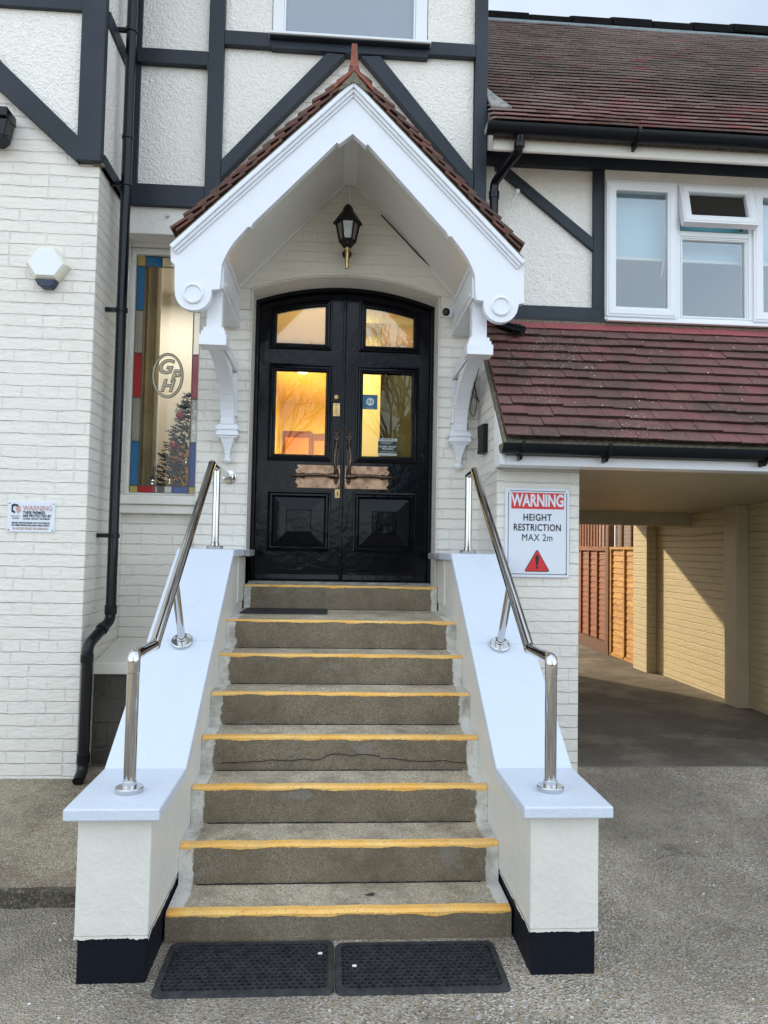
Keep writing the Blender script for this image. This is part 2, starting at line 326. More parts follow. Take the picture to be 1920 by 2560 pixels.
# ------------------------------------------------------------------ geometry helpers
def thing(name, label, cat, loc=(0, 0, 0), group=None):
    o = bpy.data.objects.new(name, None); col.objects.link(o); o.location = loc; o.empty_display_size = .1
    o['label'] = label; o['category'] = cat
    if group: o['group'] = group
    return o
def wloc(o):
    v = Vector((0, 0, 0))
    while o: v += o.location; o = o.parent
    return v
class MB:
    def __init__(s): s.v = []; s.f = []; s.smooth = False
    def add(s, vs, fs):
        n = len(s.v); s.v += [tuple(v) for v in vs]; s.f += [tuple(i + n for i in f) for f in fs]; return s
    def box(s, x0, x1, y0, y1, z0, z1):
        return s.add([(x0, y0, z0), (x1, y0, z0), (x1, y1, z0), (x0, y1, z0), (x0, y0, z1), (x1, y0, z1), (x1, y1, z1), (x0, y1, z1)],
                     [(0, 3, 2, 1), (4, 5, 6, 7), (0, 1, 5, 4), (1, 2, 6, 5), (2, 3, 7, 6), (3, 0, 4, 7)])
    def obox(s, o, a, b, c):   # corner + three edge vectors
        o, a, b, c = map(Vector, (o, a, b, c))
        return s.add([o, o + a, o + a + b, o + b, o + c, o + a + c, o + a + b + c, o + b + c],
                     [(0, 3, 2, 1), (4, 5, 6, 7), (0, 1, 5, 4), (1, 2, 6, 5), (2, 3, 7, 6), (3, 0, 4, 7)])
    def prism(s, pts, plane, a, b):   # plane 'xz': extrude in y; 'yz': extrude in x; 'xy': extrude in z
        def P(p, t): return {'xz': (p[0], t, p[1]), 'yz': (t, p[0], p[1]), 'xy': (p[0], p[1], t)}[plane]
        n = len(pts); vs = [P(p, a) for p in pts] + [P(p, b) for p in pts]
        return s.add(vs, [tuple(range(n))[::-1], tuple(range(n, 2 * n))] + [(i, (i + 1) % n, n + (i + 1) % n, n + i) for i in range(n)])
    def tube(s, pts, r, seg=14, cap=True):
        pts = [Vector(p) for p in pts]; rs = r if isinstance(r, (list, tuple)) else [r] * len(pts)
        rings = []; ref = None
        for i, p in enumerate(pts):
            d = (pts[min(i + 1, len(pts) - 1)] - pts[max(i - 1, 0)]).normalized()
            if ref is None: ref = d.orthogonal().normalized()
            ref = (ref - d * ref.dot(d)).normalized(); q = d.cross(ref)
            rings.append([p + (ref * math.cos(2 * math.pi * k / seg) + q * math.sin(2 * math.pi * k / seg)) * rs[i] for k in range(seg)])
        vs = [v for rg in rings for v in rg]; fs = []
        for i in range(len(rings) - 1):
            for k in range(seg):
                a = i * seg + k; b = i * seg + (k + 1) % seg; fs.append((a, b, b + seg, a + seg))
        if cap: fs += [tuple(range(seg))[::-1], tuple(range(len(vs) - seg, len(vs)))]
        return s.add(vs, fs)
    def lathe(s, prof, c, axis='z', seg=24):   # prof [(r, h)]
        vs = []; fs = []
        for r_, h in prof:
            for k in range(seg):
                a = 2 * math.pi * k / seg; u, v = r_ * math.cos(a), r_ * math.sin(a)
                vs.append({'z': (c[0] + u, c[1] + v, c[2] + h), 'y': (c[0] + u, c[1] + h, c[2] + v), 'x': (c[0] + h, c[1] + u, c[2] + v)}[axis])
        for i in range(len(prof) - 1):
            for k in range(seg):
                a = i * seg + k; b = i * seg + (k + 1) % seg; fs.append((a, b, b + seg, a + seg))
        fs += [tuple(range(seg))[::-1], tuple(range(len(vs) - seg, len(vs)))]
        return s.add(vs, fs)
    def sphere(s, c, r, seg=14, sc_=(1, 1, 1)):
        n = seg // 2; prof = [(r * math.sin(math.pi * (i + .02) / (n + .04)), -r * math.cos(math.pi * (i + .02) / (n + .04))) for i in range(n + 1)]
        k = len(s.v); s.lathe(prof, (0, 0, 0), 'z', seg)
        for i in range(k, len(s.v)):
            v = s.v[i]; s.v[i] = (c[0] + v[0] * sc_[0], c[1] + v[1] * sc_[1], c[2] + v[2] * sc_[2])
        return s
    def loft(s, loops):     # loops of equal length, closed ring strips
        n = len(loops[0]); vs = [p for l in loops for p in l]; fs = []
        for i in range(len(loops) - 1):
            for k in range(n):
                a = i * n + k; b = i * n + (k + 1) % n; fs.append((a, b, b + n, a + n))
        return s.add(vs, fs)
    def build(s, name, mat, parent=None, bevel=0, smooth=False, segs=2, recalc=True):
        o0 = wloc(parent) if parent else Vector((0, 0, 0))
        me = bpy.data.meshes.new(name)
        me.from_pydata([tuple(Vector(v) - o0) for v in s.v], [], s.f)
        bm = bmesh.new(); bm.from_mesh(me)
        if recalc: bmesh.ops.recalc_face_normals(bm, faces=bm.faces)
        if smooth:
            for f in bm.faces: f.smooth = True
            for e in bm.edges:
                if len(e.link_faces) == 2 and e.calc_face_angle(0) > R(38): e.smooth = False
        bm.to_mesh(me); bm.free()
        me.materials.append(MATS[mat] if isinstance(mat, str) else mat)
        o = bpy.data.objects.new(name, me); col.objects.link(o)
        if parent: o.parent = parent
        if bevel:
            b = o.modifiers.new('bevel', 'BEVEL'); b.width = bevel; b.segments = segs; b.limit_method = 'ANGLE'; b.angle_limit = R(35)
        return o
def tag(o, label, cat, group=None, kind=None):
    if label: o['label'] = label
    if cat: o['category'] = cat
    if group: o['group'] = group
    if kind: o['kind'] = kind
    return o
def holed(outer, holes, plane, a, b):
    """flat polygon with holes, extruded; returns MB"""
    bm = bmesh.new()
    def P(p, t): return {'xz': (p[0], t, p[1]), 'yz': (t, p[0], p[1]), 'xy': (p[0], p[1], t)}[plane]
    edges = []
    for loop in [outer] + holes:
        vs = [bm.verts.new(P(p, a)) for p in loop]
        edges += [bm.edges.new((vs[i], vs[(i + 1) % len(vs)])) for i in range(len(vs))]
    r_ = bmesh.ops.triangle_fill(bm, use_beauty=True, use_dissolve=False, edges=edges)
    bm.verts.index_update(); bm.verts.ensure_lookup_table()
    v0 = [v.co.copy() for v in bm.verts]; f0 = [[v.index for v in f.verts] for f in bm.faces]
    n = len(v0); m_ = MB()
    i = {'xz': 1, 'yz': 0, 'xy': 2}[plane]
    v1 = []
    for v in v0:
        q = v.copy(); q[i] = b; v1.append(q)
    fs = [tuple(f) for f in f0] + [tuple(k + n for k in f)[::-1] for f in f0]
    for e in bm.edges:
        if len(e.link_faces) == 1:
            p, q = e.verts[0].index, e.verts[1].index; fs.append((p, q, q + n, p + n))
    bm.free(); m_.add(v0 + v1, fs); return m_
def rect(x0, x1, z0, z1): return [(x0, z0), (x1, z0), (x1, z1), (x0, z1)]
def offset(poly, d):   # inward offset (CCW polygon) by d
    out = []; n = len(poly)
    for i in range(n):
        p0, p1, p2 = Vector(poly[i - 1]), Vector(poly[i]), Vector(poly[(i + 1) % n])
        a = (p1 - p0).normalized(); b = (p2 - p1).normalized()
        na = Vector((-a.y, a.x)); nb = Vector((-b.y, b.x)); k = (na + nb); k = k / max(.2, k.dot(k)) * 2
        q = p1 + k * d; out.append((q.x, q.y))
    return out
def moulding(mb, poly, prof):   # prof: [(inward offset, y)] on an xz polygon
    mb.loft([[(p[0], y, p[1]) for p in offset(poly, d)] for d, y in prof]); return mb
def text(parent, name, s, size, x, y, z, mat, align='CENTER', bold=0.0, sx=1.0, shear=0, depth=.0012, vert='CENTER', space=1.0, normal='-y', fill='BOTH'):
    cu = bpy.data.curves.new(name, 'FONT'); cu.body = s; cu.size = size; cu.align_x = align; cu.align_y = vert
    cu.extrude = depth; cu.offset = bold; cu.shear = shear; cu.space_character = space; cu.resolution_u = 3
    to = bpy.data.objects.new(name, cu); col.objects.link(to)
    bpy.context.view_layer.update()
    me = bpy.data.meshes.new_from_object(to.evaluated_get(bpy.context.evaluated_depsgraph_get()))
    col.objects.unlink(to); bpy.data.objects.remove(to)
    o0 = wloc(parent)
    for v in me.vertices:
        u, h, d = v.co
        v.co = Vector((x + u * sx, y - d, z + h)) - o0
    me.materials.clear(); me.materials.append(MATS[mat])
    o = bpy.data.objects.new(name, me); col.objects.link(o); o.parent = parent; return o

# ------------------------------------------------------------------ the ground
def gz(y):
    pts = [(-60, 0), (3.4, 0), (4.9, .15), (5.3, .15), (7, .13), (14, .10), (80, .1)]
    for (a, za), (b, zb) in zip(pts, pts[1:]):
        if y <= b: return za + (zb - za) * (y - a) / (b - a)
    return .1
g = MB(); ys = [-60, -20, -6, 0, 1, 2, 3, 3.4, 3.9, 4.4, 4.9, 5.3, 7, 10, 14, 30, 80]; xs = [-60, -10, -3, -1, 1, 3, 6, 12, 60]
vs = [(x, y, gz(y)) for y in ys for x in xs]; nx_ = len(xs)
g.add(vs, [(j * nx_ + i, j * nx_ + i + 1, (j + 1) * nx_ + i + 1, (j + 1) * nx_ + i) for j in range(len(ys) - 1) for i in range(nx_ - 1)])
o = g.build('ground', 'drive', recalc=False); o['kind'] = 'structure'
# raised path to the left of the steps
g = MB(); n = 60; xa, xb = -4.5, -.966
top = []
for i in range(n + 1):
    x = xa + (xb - xa) * i / n
    e = 3.375 + .012 * noise.noise(Vector((x * 9, 0, 0))) + .004 * noise.noise(Vector((x * 50, 0, 0)))
    top.append((x, e))
vs = []; fs = []
for (x, e) in top: vs += [(x, e - .006, -.02), (x, e, .066), (x, e + .016, .080), (x, 5.6, .175)]
for i in range(n):
    for k in range(3): fs.append((i * 4 + k, i * 4 + 4 + k, i * 4 + 5 + k, i * 4 + 1 + k))
g.add(vs, [f for j, f in enumerate(fs) if j % 3 == 2]); o = g.build('path', 'path', recalc=False); o['kind'] = 'structure'
g = MB(); g.add(vs, [f for j, f in enumerate(fs) if j % 3 != 2]); o = g.build('kerb', 'kerb', recalc=False); o['kind'] = 'structure'

# ------------------------------------------------------------------ HOTEL BUILDING
B = thing('hotel_building', 'white half timbered hotel with arched black doors under a gabled porch and tiled side wing', 'building', (0, 5.38, .15))
WY = 5.38
CX = -.006
def arch(x, base=3.452, rise=.125, half=.69): return base + rise * (1 - ((x - CX) / half) ** 2)
# front wall behind porch, with door opening
hole = [(CX - .69, 1.0)] + [(CX + .69, 1.0)] + [(CX + .69 - 1.38 * i / 20, arch(CX + .69 - 1.38 * i / 20)) for i in range(21)]
outer = [(-1.06, 0), (CX - .69, 0), (CX - .69, 1.0)][:1] + [(1.0, 0), (1.0, 7.2), (-4.2, 7.2), (-4.2, 3.81), (-1.06, 3.81)]
upw = rect(-.56, .52, 5.34, 6.6)
w_ = holed(outer, [hole, upw], 'xz', WY, WY + .22); w_.build('front_wall', 'brick', B)
# wall with the stained glass window (set back)
w_ = holed([(-4.2, 0), (-1.06, 0), (-1.06, 3.81), (-4.2, 3.81)], [rect(-1.64, -1.075, 1.93, 3.785)], 'xz', 5.50, 5.72); w_.build('window_wall', 'brick', B)
# smooth lintel band and its soffit
MB().box(-1.60, -1.0, 5.335, 5.499, 3.812, 4.015).build('lintel', 'cream', B, .004)
MB().tube([(-1.31, 5.34, 3.955), (-1.31, 5.315, 3.95)], .014, 10).tube([(-1.31, 5.335, 3.952), (-1.31, 5.312, 3.945)], .007, 8).build('overflow_spout', 'cream', B)
# smooth cream surround over the door arch (plaster inside the porch)
pts = [(-.80, 3.30), (CX - .70, 3.30)] + [(CX - .70 + 1.40 * i / 20, arch(CX - .70 + 1.40 * i / 20) + .006) for i in range(21)] + [(CX + .70, 3.30), (.80, 3.30), (.80, 3.50), (.04, 4.30), (-.04, 4.30), (-.80, 3.50)]
MB().prism(pts[::-1], 'xz', WY - .012, WY + .01).build('plastered_gable', 'brick_soft', B)
# plaster lining on door reveal
g = MB(); al = [(CX - .69, 1.305)] + [(CX - .69 + 1.38 * i / 20, arch(CX - .69 + 1.38 * i / 20)) for i in range(21)] + [(CX + .69, 1.305)]
g.loft([]) if False else None
for (a, b) in zip(al, al[1:]):
    dx, dz = b[0] - a[0], b[1] - a[1]; l = math.hypot(dx, dz); nx, nz = dz / l * .006, -dx / l * .006
    g.add([(a[0], WY - .014, a[1]), (b[0], WY - .014, b[1]), (b[0], 5.61, b[1]), (a[0], 5.61, a[1]), (a[0] + nx, WY - .014, a[1] + nz), (b[0] + nx, WY - .014, b[1] + nz), (b[0] + nx, 5.61, b[1] + nz), (a[0] + nx, 5.61, a[1] + nz)],
          [(0, 1, 2, 3), (4, 7, 6, 5), (0, 4, 5, 1), (1, 5, 6, 2), (2, 6, 7, 3), (3, 7, 4, 0)])
g.build('door_reveal', 'cream', B)
# left bay
MB().box(-6.5, -1.602, 4.72, 5.49, 0, 7.2).build('bay_wall', 'brick', B, .006)
MB().box(-1.64, -1.575, 4.70, 5.3, 3.975, 3.992).build('bay_drip_ledge', 'mortar', B, .002)
# roughcast panels
def panel(poly, y0=5.352, y1=5.379, plane='xz', par=None):
    return MB().prism(poly, plane, y0, y1).build('render_panel', 'roughcast', par or B)
panel(rect(-1.56, -1.05, 4.16, 5.065)); panel(rect(-1.56, -1.05, 5.17, 7.0))
panel([(-.94, 4.35), (-.19, 5.225), (-.19, 5.24), (-.94, 5.24)]); panel(rect(-.94, -.60, 5.34, 7.0)); panel(rect(.56, .915, 5.35, 7.0))
panel([(.20, 5.235), (.91, 4.36), (.91, 5.26), (.20, 5.26)])
panel([(-6.4, 4.55), (-2.29, 4.60), (-1.735, 4.11), (-1.735, 4.965), (-6.4, 4.95)], 4.699, 4.719)
panel([(-6.4, 5.1), (-1.735, 5.1), (-1.735, 7.0), (-6.4, 7.0)], 4.699, 4.719)
MB().prism([(4.735, 4.02), (5.30, 4.02), (5.30, 4.92), (4.735, 4.92)], 'yz', -1.602, -1.585).build('render_panel', 'roughcast', B)
MB().prism([(4.735, 5.0), (5.30, 5.0), (5.30, 7.0), (4.735, 7.0)], 'yz', -1.602, -1.585).build('render_panel', 'roughcast', B)
# timbers
def beam(poly, y0=5.30, y1=5.379, plane='xz'):
    return MB().prism(poly, plane, y0, y1).build('timber_beam', 'timber', B, .004)
beam(rect(-1.05, -.938, 4.0, 7.1), 5.298)
beam(rect(-1.565, -1.05, 4.008, 4.165), 5.30); beam(rect(-1.56, -1.05, 5.064, 5.172), 5.302)
beam(rect(-1.06, -1.045, 5.03, 5.10), 5.296, 5.31)
beam(rect(-.938, -.60, 5.235, 5.342), 5.302); beam(rect(.555, .918, 5.255, 5.355), 5.302)
beam([(-.938, 4.235), (-.055, 5.215), (-.19, 5.222), (-.938, 4.37)], 5.305)
beam([(.060, 5.215), (.915, 4.24), (.915, 4.375), (.205, 5.222)], 5.305)
beam(rect(.918, 1.008, 3.9, 7.1), 5.298)
beam([(-6.4, 4.80), (-2.23, 4.42), (-1.725, 3.975), (-1.725, 4.14), (-2.23, 4.61), (-6.4, 8.6)][1:5], 4.668, 4.72)
beam([(-2.225, 4.415), (-2.225, 4.612), (-2.9, 5.22), (-2.9, 5.02)], 4.668, 4.72)
beam(rect(-1.73, -1.582, 3.985, 7.1), 4.664, 4.731)
beam(rect(-6.4, -1.73, 4.96, 5.11), 4.670, 4.72)
# side return timbers (on the bay's right side)
for z0, z1 in ((3.975, 4.06), (4.90, 5.01)): beam([(4.731, z0), (5.33, z0), (5.33, z1), (4.731, z1)], -1.602, -1.572, 'yz')
beam([(5.12, 4.06), (5.33, 4.06), (5.33, 7.0), (5.12, 7.0)], -1.602, -1.568, 'yz')
beam(rect(-1.60, -1.535, 4.16, 7.1), 5.33, 5.379)
# upper window (frosted) over the porch
W = MB().box(-.595, -.515, 5.335, 5.40, 5.315, 6.6).box(.465, .553, 5.335, 5.40, 5.315, 6.6).box(-.515, .465, 5.335, 5.40, 5.315, 5.345).build('upper_window', 'pvc', B, .006)
MB().box(-.515, -.50, 5.345, 5.39, 5.345, 6.55).box(.45, .465, 5.345, 5.39, 5.345, 6.55).box(-.50, .45, 5.345, 5.39, 5.345, 5.36).build('glazing_bead', 'pvc', W, .003)
MB().box(-.50, .45, 5.37, 5.375, 5.36, 6.5).build('frosted_pane', 'glass_frost', W)
MB().box(-.61, .57, 5.25, 5.36, 5.29, 5.314).box(-.60, .56, 5.30, 5.378, 5.225, 5.289).build('window_sill', 'timber', W, .006)
MB().box(-.615, .575, 5.235, 5.30, 5.297, 5.316).build('sill_cover', 'pvc', W, .004)
MB().box(-.56, .52, 5.61, 5.63, 5.3, 6.7).build('room_back', 'room_dark', W)

# ---------------- stained glass window
SW = MB()
fx0, fx1, fz0, fz1 = -1.638, -1.077, 1.932, 3.783
SW = holed(rect(fx0, fx1, fz0, fz1), [rect(-1.575, -1.095, 1.955, 3.735)], 'xz', 5.525, 5.60).build('leaded_window', 'cream', B, .008)
MB().box(-1.66, -1.055, 5.40, 5.53, 1.865, 1.93).box(-1.66, -1.055, 5.43, 5.499, 1.80, 1.864).build('window_ledge', 'cream', SW, .008)
gx = [-1.573, -1.512, -1.146, -1.097]
def pane(x0, x1, z0, z1, mat, nm='stained_pane'): return MB().box(x0 + .002, x1 - .002, 5.56, 5.564, z0 + .002, z1 - .002).build(nm, mat, SW)
pane(gx[1], gx[2], 2.010, 3.655, 'glass_clear', 'clear_pane')
zl = [1.958, 2.010, 2.338, 2.665, 2.998, 3.322, 3.655, 3.733]
for i, mt_ in enumerate(['s_yellow', 's_blue', 's_yellow', 's_red', 's_clear', 's_blue', 's_yellow']): pane(gx[0], gx[1], zl[i], zl[i + 1], mt_ if i != 2 else 's_clear')
for i, mt_ in enumerate(['s_yellow', 's_navy', 's_clear', 's_pink', 's_clear', 's_blue', 's_yellow']): pane(gx[2], gx[3], zl[i], zl[i + 1], mt_)
for x0, x1, mt_ in ((-1.512, -1.39, 's_red'), (-1.39, -1.265, 's_clear'), (-1.265, -1.146, 's_navy')): pane(x0, x1, zl[0], zl[1], mt_)
for x0, x1, mt_ in ((-1.512, -1.385, 's_blue'), (-1.385, -1.265, 's_clear'), (-1.265, -1.146, 's_blue')): pane(x0, x1, zl[6], zl[7], mt_)
g = MB()
for x in gx: g.box(x - .003, x + .003, 5.555, 5.569, 1.956, 3.735)
for z in zl[1:-1]: g.box(gx[0], gx[1], 5.555, 5.569, z - .003, z + .003).box(gx[2], gx[3], 5.555, 5.569, z - .003, z + .003)
for z in (zl[1], zl[6], zl[0], zl[7]): g.box(gx[1], gx[2], 5.556, 5.568, z - .003, z + .003)
for x in (-1.39, -1.265): g.box(x - .003, x + .003, 5.556, 5.568, 1.958, 2.01).box(x - .003, x + .003, 5.556, 5.568, 3.655, 3.733)
g.build('lead_strips', 'lead_line', SW)
# oval monogram G P H
ocx, ocz, orx, orz = -1.322, 2.834, .116, .170
def oval(a, b, t): return [(ocx + a * math.cos(k / 48 * 2 * math.pi), ocz + b * math.sin(k / 48 * 2 * math.pi)) for k in range(48)]
def ring(a, b, t, y0, y1, nm, mt_):
    holed(oval(a, b, 0), [oval(a - t, b - t, 0)], 'xz', y0, y1).build(nm, mt_, SW)
ring(orx, orz, .004, 5.549, 5.557, 'oval_rim', 'letter_bronze'); ring(orx - .004, orz - .004, .013, 5.551, 5.557, 'oval_rim', 'gold'); ring(orx - .017, orz - .017, .0035, 5.549, 5.557, 'oval_rim', 'letter_bronze')
def script(ch, size, x, z, k=1.0):
    text(SW, 'monogram_letter', ch, size, x, 5.553, z, 'letter_bronze', bold=.0062, sx=k, shear=.28, depth=.001)
    text(SW, 'monogram_letter', ch, size, x, 5.5505, z, 'gold', bold=.0014, sx=k, shear=.28, depth=.001)
script('G', .150, ocx - .026, ocz + .062); script('P', .125, ocx + .050, ocz - .005); script('H', .125, ocx - .006, ocz - .080)
# room behind the leaded window
RM = holed([(-2.6, 1.7), (-1.02, 1.7), (-1.02, 4.0), (-2.6, 4.0)], [], 'xz', 7.2, 7.25).build('lounge_room', 'curtain_white', B)
MB().box(-2.6, -1.02, 5.73, 7.2, 1.62, 1.66).box(-2.6, -1.02, 5.73, 7.2, 4.0, 4.04).box(-1.04, -1.02, 5.73, 7.2, 1.66, 4.0).box(-2.64, -2.6, 5.73, 7.2, 1.66, 4.0).build('room_shell', 'curtain_white', RM)
g = MB(); pl = []
for i in range(61): x = -2.1 + .62 * i / 60; pl.append((x, 5.93 + .028 * math.sin(i * .95)))
g.add([(x, y, 1.7) for x, y in pl] + [(x, y, 3.95) for x, y in pl], [(i, i + 1, i + 62, i + 61) for i in range(60)]); g.build('gold_curtain', 'curtain_gold', RM, smooth=True)
MB().box(-1.50, -1.46, 6.5, 7.18, 1.7, 2.5).build('amber_panel', 'wood_door', RM)

# ---------------- front doors
def door_frame():
    g = MB(); z0 = 1.306
    o_ = [(CX - .76, z0)] + [(CX - .76 + 1.52 * i / 20, arch(CX - .76 + 1.52 * i / 20, 3.53)) for i in range(21)] + [(CX + .76, z0)]
    t = .032
    i_ = [(CX - .689 + t, z0)] + [(CX - .689 + t + (1.378 - 2 * t) * i / 20, arch(CX - .689 + t + (1.378 - 2 * t) * i / 20, 3.451) - t) for i in range(21)] + [(CX + .689 - t, z0)]
    g.prism(o_ + i_[::-1], 'xz', 5.602, 5.70)
    t = .075; i2 = [(CX - .689 + t, z0)] + [(CX - .689 + t + (1.378 - 2 * t) * i / 20, arch(CX - .689 + t + (1.378 - 2 * t) * i / 20, 3.451) - t) for i in range(21)] + [(CX + .689 - t, z0)]
    g.prism(o_ + i2[::-1], 'xz', 5.701, 5.72); g.box(CX - .03, CX + .03, 5.695, 5.70, 1.3, 3.6)
    return g
DF = door_frame().build('door_frame', 'door', B, .004)
MB().box(CX - .69, CX + .69, 5.56, 5.73, 1.29, 1.320).build('threshold', 'stone', DF)
def zA(x, dz): return arch(x, 3.451) - dz
def door_leaf(s):
    X = lambda v: CX + s * v
    def R_(v0, v1, z0, z1): a, b = sorted((X(v0), X(v1))); return rect(a, b, z0, z1)
    YF = 5.645
    def topg(i=0.0, dz=.125):
        a, b = sorted((X(.15 - i), X(.535 + i)))
        return [(a, 3.137 - i), (b, 3.137 - i)] + [(b + (a - b) * k / 8, zA(b + (a - b) * k / 8, dz - i)) for k in range(9)]
    midg = lambda i=0: R_(.135 - i, .53 + i, 2.278 - i, 2.932 + i)
    lowp = R_(.085, .565, 1.545, 2.005)
    xs_ = [.004, .655]; a, b = sorted((X(.004), X(.655)))
    outl = [(a, 1.3205), (b, 1.3205)] + [(b + (a - b) * k / 14, zA(b + (a - b) * k / 14, .034)) for k in range(15)]
    D = holed(outl, [topg(), midg(), offset(lowp, .03)], 'xz', YF, YF + .045).build('door_leaf', 'door', B, .003)
    g = MB()
    prof = [(0, YF), (.004, YF - .020), (.014, YF - .022), (.022, YF - .010), (.034, YF - .012), (.042, YF + .002), (.052, YF + .012), (.058, YF + .03)]
    moulding(g, topg(.048), prof); moulding(g, midg(.048), prof)
    moulding(g, lowp, [(0, YF), (.004, YF - .018), (.014, YF - .022), (.024, YF - .010), (.036, YF - .010), (.05, YF + .016)])
    g.build('panel_moulding', 'door', D)
    g = MB(); a4 = [(p[0], YF + .016, p[1]) for p in offset(lowp, .046)]; b4 = [(p[0], YF - .012, p[1]) for p in offset(lowp, .145)]; c4 = [(p[0], YF - .018, p[1]) for p in offset(lowp, .150)]
    g.loft([a4, b4, c4]); n = len(g.v); g.f.append((n - 4, n - 3, n - 2, n - 1)); g.build('raised_panel', 'door', D)
    MB().prism(topg(.012), 'xz', YF + .022, YF + .027).build('upper_glass', 'glass_top', D)
    MB().prism(midg(.012), 'xz', YF + .022, YF + .027).build('lower_glass', 'glass_door', D)
    a, b = sorted((X(.012), X(.64)))
    MB().prism([(YF - .03, 1.335), (YF, 1.335), (YF, 1.40), (YF - .006, 1.40), (YF - .026, 1.372)], 'yz', a, b).build('weather_bar', 'door', D, .003)
    # letter plate with scalloped outer edge
    o_ = .335 if s > 0 else .372
    x0, x1 = .018, .358
    pts = [(x0, 2.028), (x1 - .01, 2.028), (x1 - .018, 2.05), (x1 + .002, 2.07), (x1 - .012, 2.10), (x1 - .004, 2.116), (x1 - .012, 2.132), (x1 + .002, 2.162), (x1 - .018, 2.18), (x1 - .01, 2.204), (x0, 2.204)]
    pts = [(X(p[0]), p[1]) for p in pts]
    if s < 0: pts = pts[::-1]
    PL = MB().prism(pts, 'xz', YF - .006, YF).build('letter_plate', 'bronze', D, .002)
    g = MB()
    for px, pz in ((.03, 2.04), (.03, 2.19), (.19, 2.04), (.19, 2.19)): g.lathe([(.006, 0), (.006, -.003), (.003, -.004)], (X(px), YF - .006, pz), 'y', 10)
    for k in range(14): g.lathe([(.0045, 0), (.0045, -.002)], (X(x1 - .022 - .018 * (k % 2) - .006 * (k % 3)), YF - .006, 2.045 + .0115 * k), 'y', 8)
    g.build('rivets', 'bronze_dark', D)
    g = MB().tube([(X(.03), YF - .03, 2.118), (X(.09), YF - .045, 2.122), (X(.12), YF - .05, 2.124), (X(.20), YF - .055, 2.127), (X(.28), YF - .05, 2.122), (X(.31), YF - .04, 2.120), (X(.395), YF - .02, 2.118)],
              [.016, .020, .010, .013, .010, .017, .003], 12)
    for px, r_ in ((.05, .024), (.085, .020), (.30, .020), (.335, .013), (.36, .010)): g.sphere((X(px), YF - .036, 2.121), r_, 12, (1, .8, 1))
    g.tube([(X(.32), YF, 2.12), (X(.32), YF - .045, 2.12)], .009, 10)
    g.build('letter_pull', 'bronze_dark', D, smooth=True)
    # vertical pull handle
    hx = .050 if s < 0 else .045
    g = MB()
    g.tube([(X(hx), YF - .008, 2.455), (X(hx), YF - .012, 2.40), (X(hx), YF - .03, 2.36), (X(hx + .012), YF - .055, 2.28), (X(hx + .012), YF - .058, 2.22), (X(hx), YF - .05, 2.16), (X(hx), YF - .02, 2.12)], [.006, .010, .011, .0135, .0135, .010, .012], 12)
    for z_, r_ in ((2.40, .019), (2.375, .014), (2.355, .018), (2.335, .012), (2.165, .018), (2.145, .022), (2.115, .024), (2.09, .018), (2.07, .012)): g.sphere((X(hx), YF - .02, z_), r_, 12, (1, .7, .9))
    g.build('pull_handle', 'bronze_dark', D, smooth=True)
    g = MB()
    g.tube([(X(hx) + .020 * math.cos(a_ / 10 * 2 * math.pi), YF - .008, 2.462 + .016 * math.sin(a_ / 10 * 2 * math.pi)) for a_ in range(11)], .005, 8)
    g.sphere((X(hx), YF - .008, 2.486), .008, 10); g.sphere((X(hx) - .02, YF - .008, 2.478), .006, 8); g.sphere((X(hx) + .02, YF - .008, 2.478), .006, 8)
    g.prism([(X(hx) - .016, 2.43), (X(hx) - .010, 2.20), (X(hx) + .010, 2.20), (X(hx) + .016, 2.43)], 'xz', YF - .004, YF)
    g.build('handle_backplate', 'bronze_dark', D, smooth=True)
    return D
DL = door_leaf(-1); DR = door_leaf(1)
MB().box(CX - .018, CX + .004, 5.628, 5.646, 1.33, 3.542).build('meeting_bead', 'door', DL, .004)
MB().lathe([(.019, 0), (.019, -.006), (.012, -.010)], (-.068, 5.645, 2.733), 'y', 20).box(-.0715, -.0645, 5.632, 5.636, 2.715, 2.733).build('door_lock', 'brass', DL)
MB().lathe([(.004, 0), (.004, -.002)], (-.068, 5.635, 2.735), 'y', 10).build('keyhole', 'sign_black', DL)
PP = MB().box(-.091, -.037, 5.639, 5.645, 2.583, 2.684).build('push_plate', 'brass', DL, .0015)
MB().box(-.062, -.016, 5.636, 5.645, 1.955, 2.022).build('key_plate', 'brass', DL, .0015)
MB().box(-.046, -.038, 5.633, 5.6365, 1.975, 1.995).lathe([(.006, 0), (.006, -.003)], (-.042, 5.636, 2.0), 'y', 10).build('keyhole', 'sign_black', DL)
for i, ch in enumerate('PUSH'): text(DL, 'push_lettering', ch, .023, -.064, 5.6385, 2.667 - i * .0225, 'sign_black', bold=.0002, depth=.0008)
# stickers on the right pane
Y_ = 5.660
MB().box(.138, .252, Y_, Y_ + .002, 2.648, 2.762).build('review_sticker', 'sign_blue', DR)
MB().lathe([(.031, 0), (.031, -.0012)], (.195, Y_, 2.707), 'y', 24).build('sticker_disc', 'sign_grey', DR)
text(DR, 'sticker_lettering', '8.6', .034, .195, Y_ - .0013, 2.707, 'sign_blue', bold=.0003, depth=.0005)
text(DR, 'sticker_lettering', 'Booking.com', .011, .195, Y_ - .0008, 2.658, 'sign_grey', depth=.0005)
MB().box(.262, .408, Y_, Y_ + .002, 2.292, 2.428).build('camera_notice', 'sign_black', DR)
MB().box(.262, .408, Y_ - .0012, Y_ + .0, 2.405, 2.426).box(.262, .408, Y_ - .0012, Y_, 2.294, 2.310).build('notice_band', 'sign_grey', DR)
text(DR, 'notice_lettering', 'WARNING', .024, .335, Y_ - .0016, 2.4155, 'sign_black', bold=.0004, sx=1.15, depth=.0005)
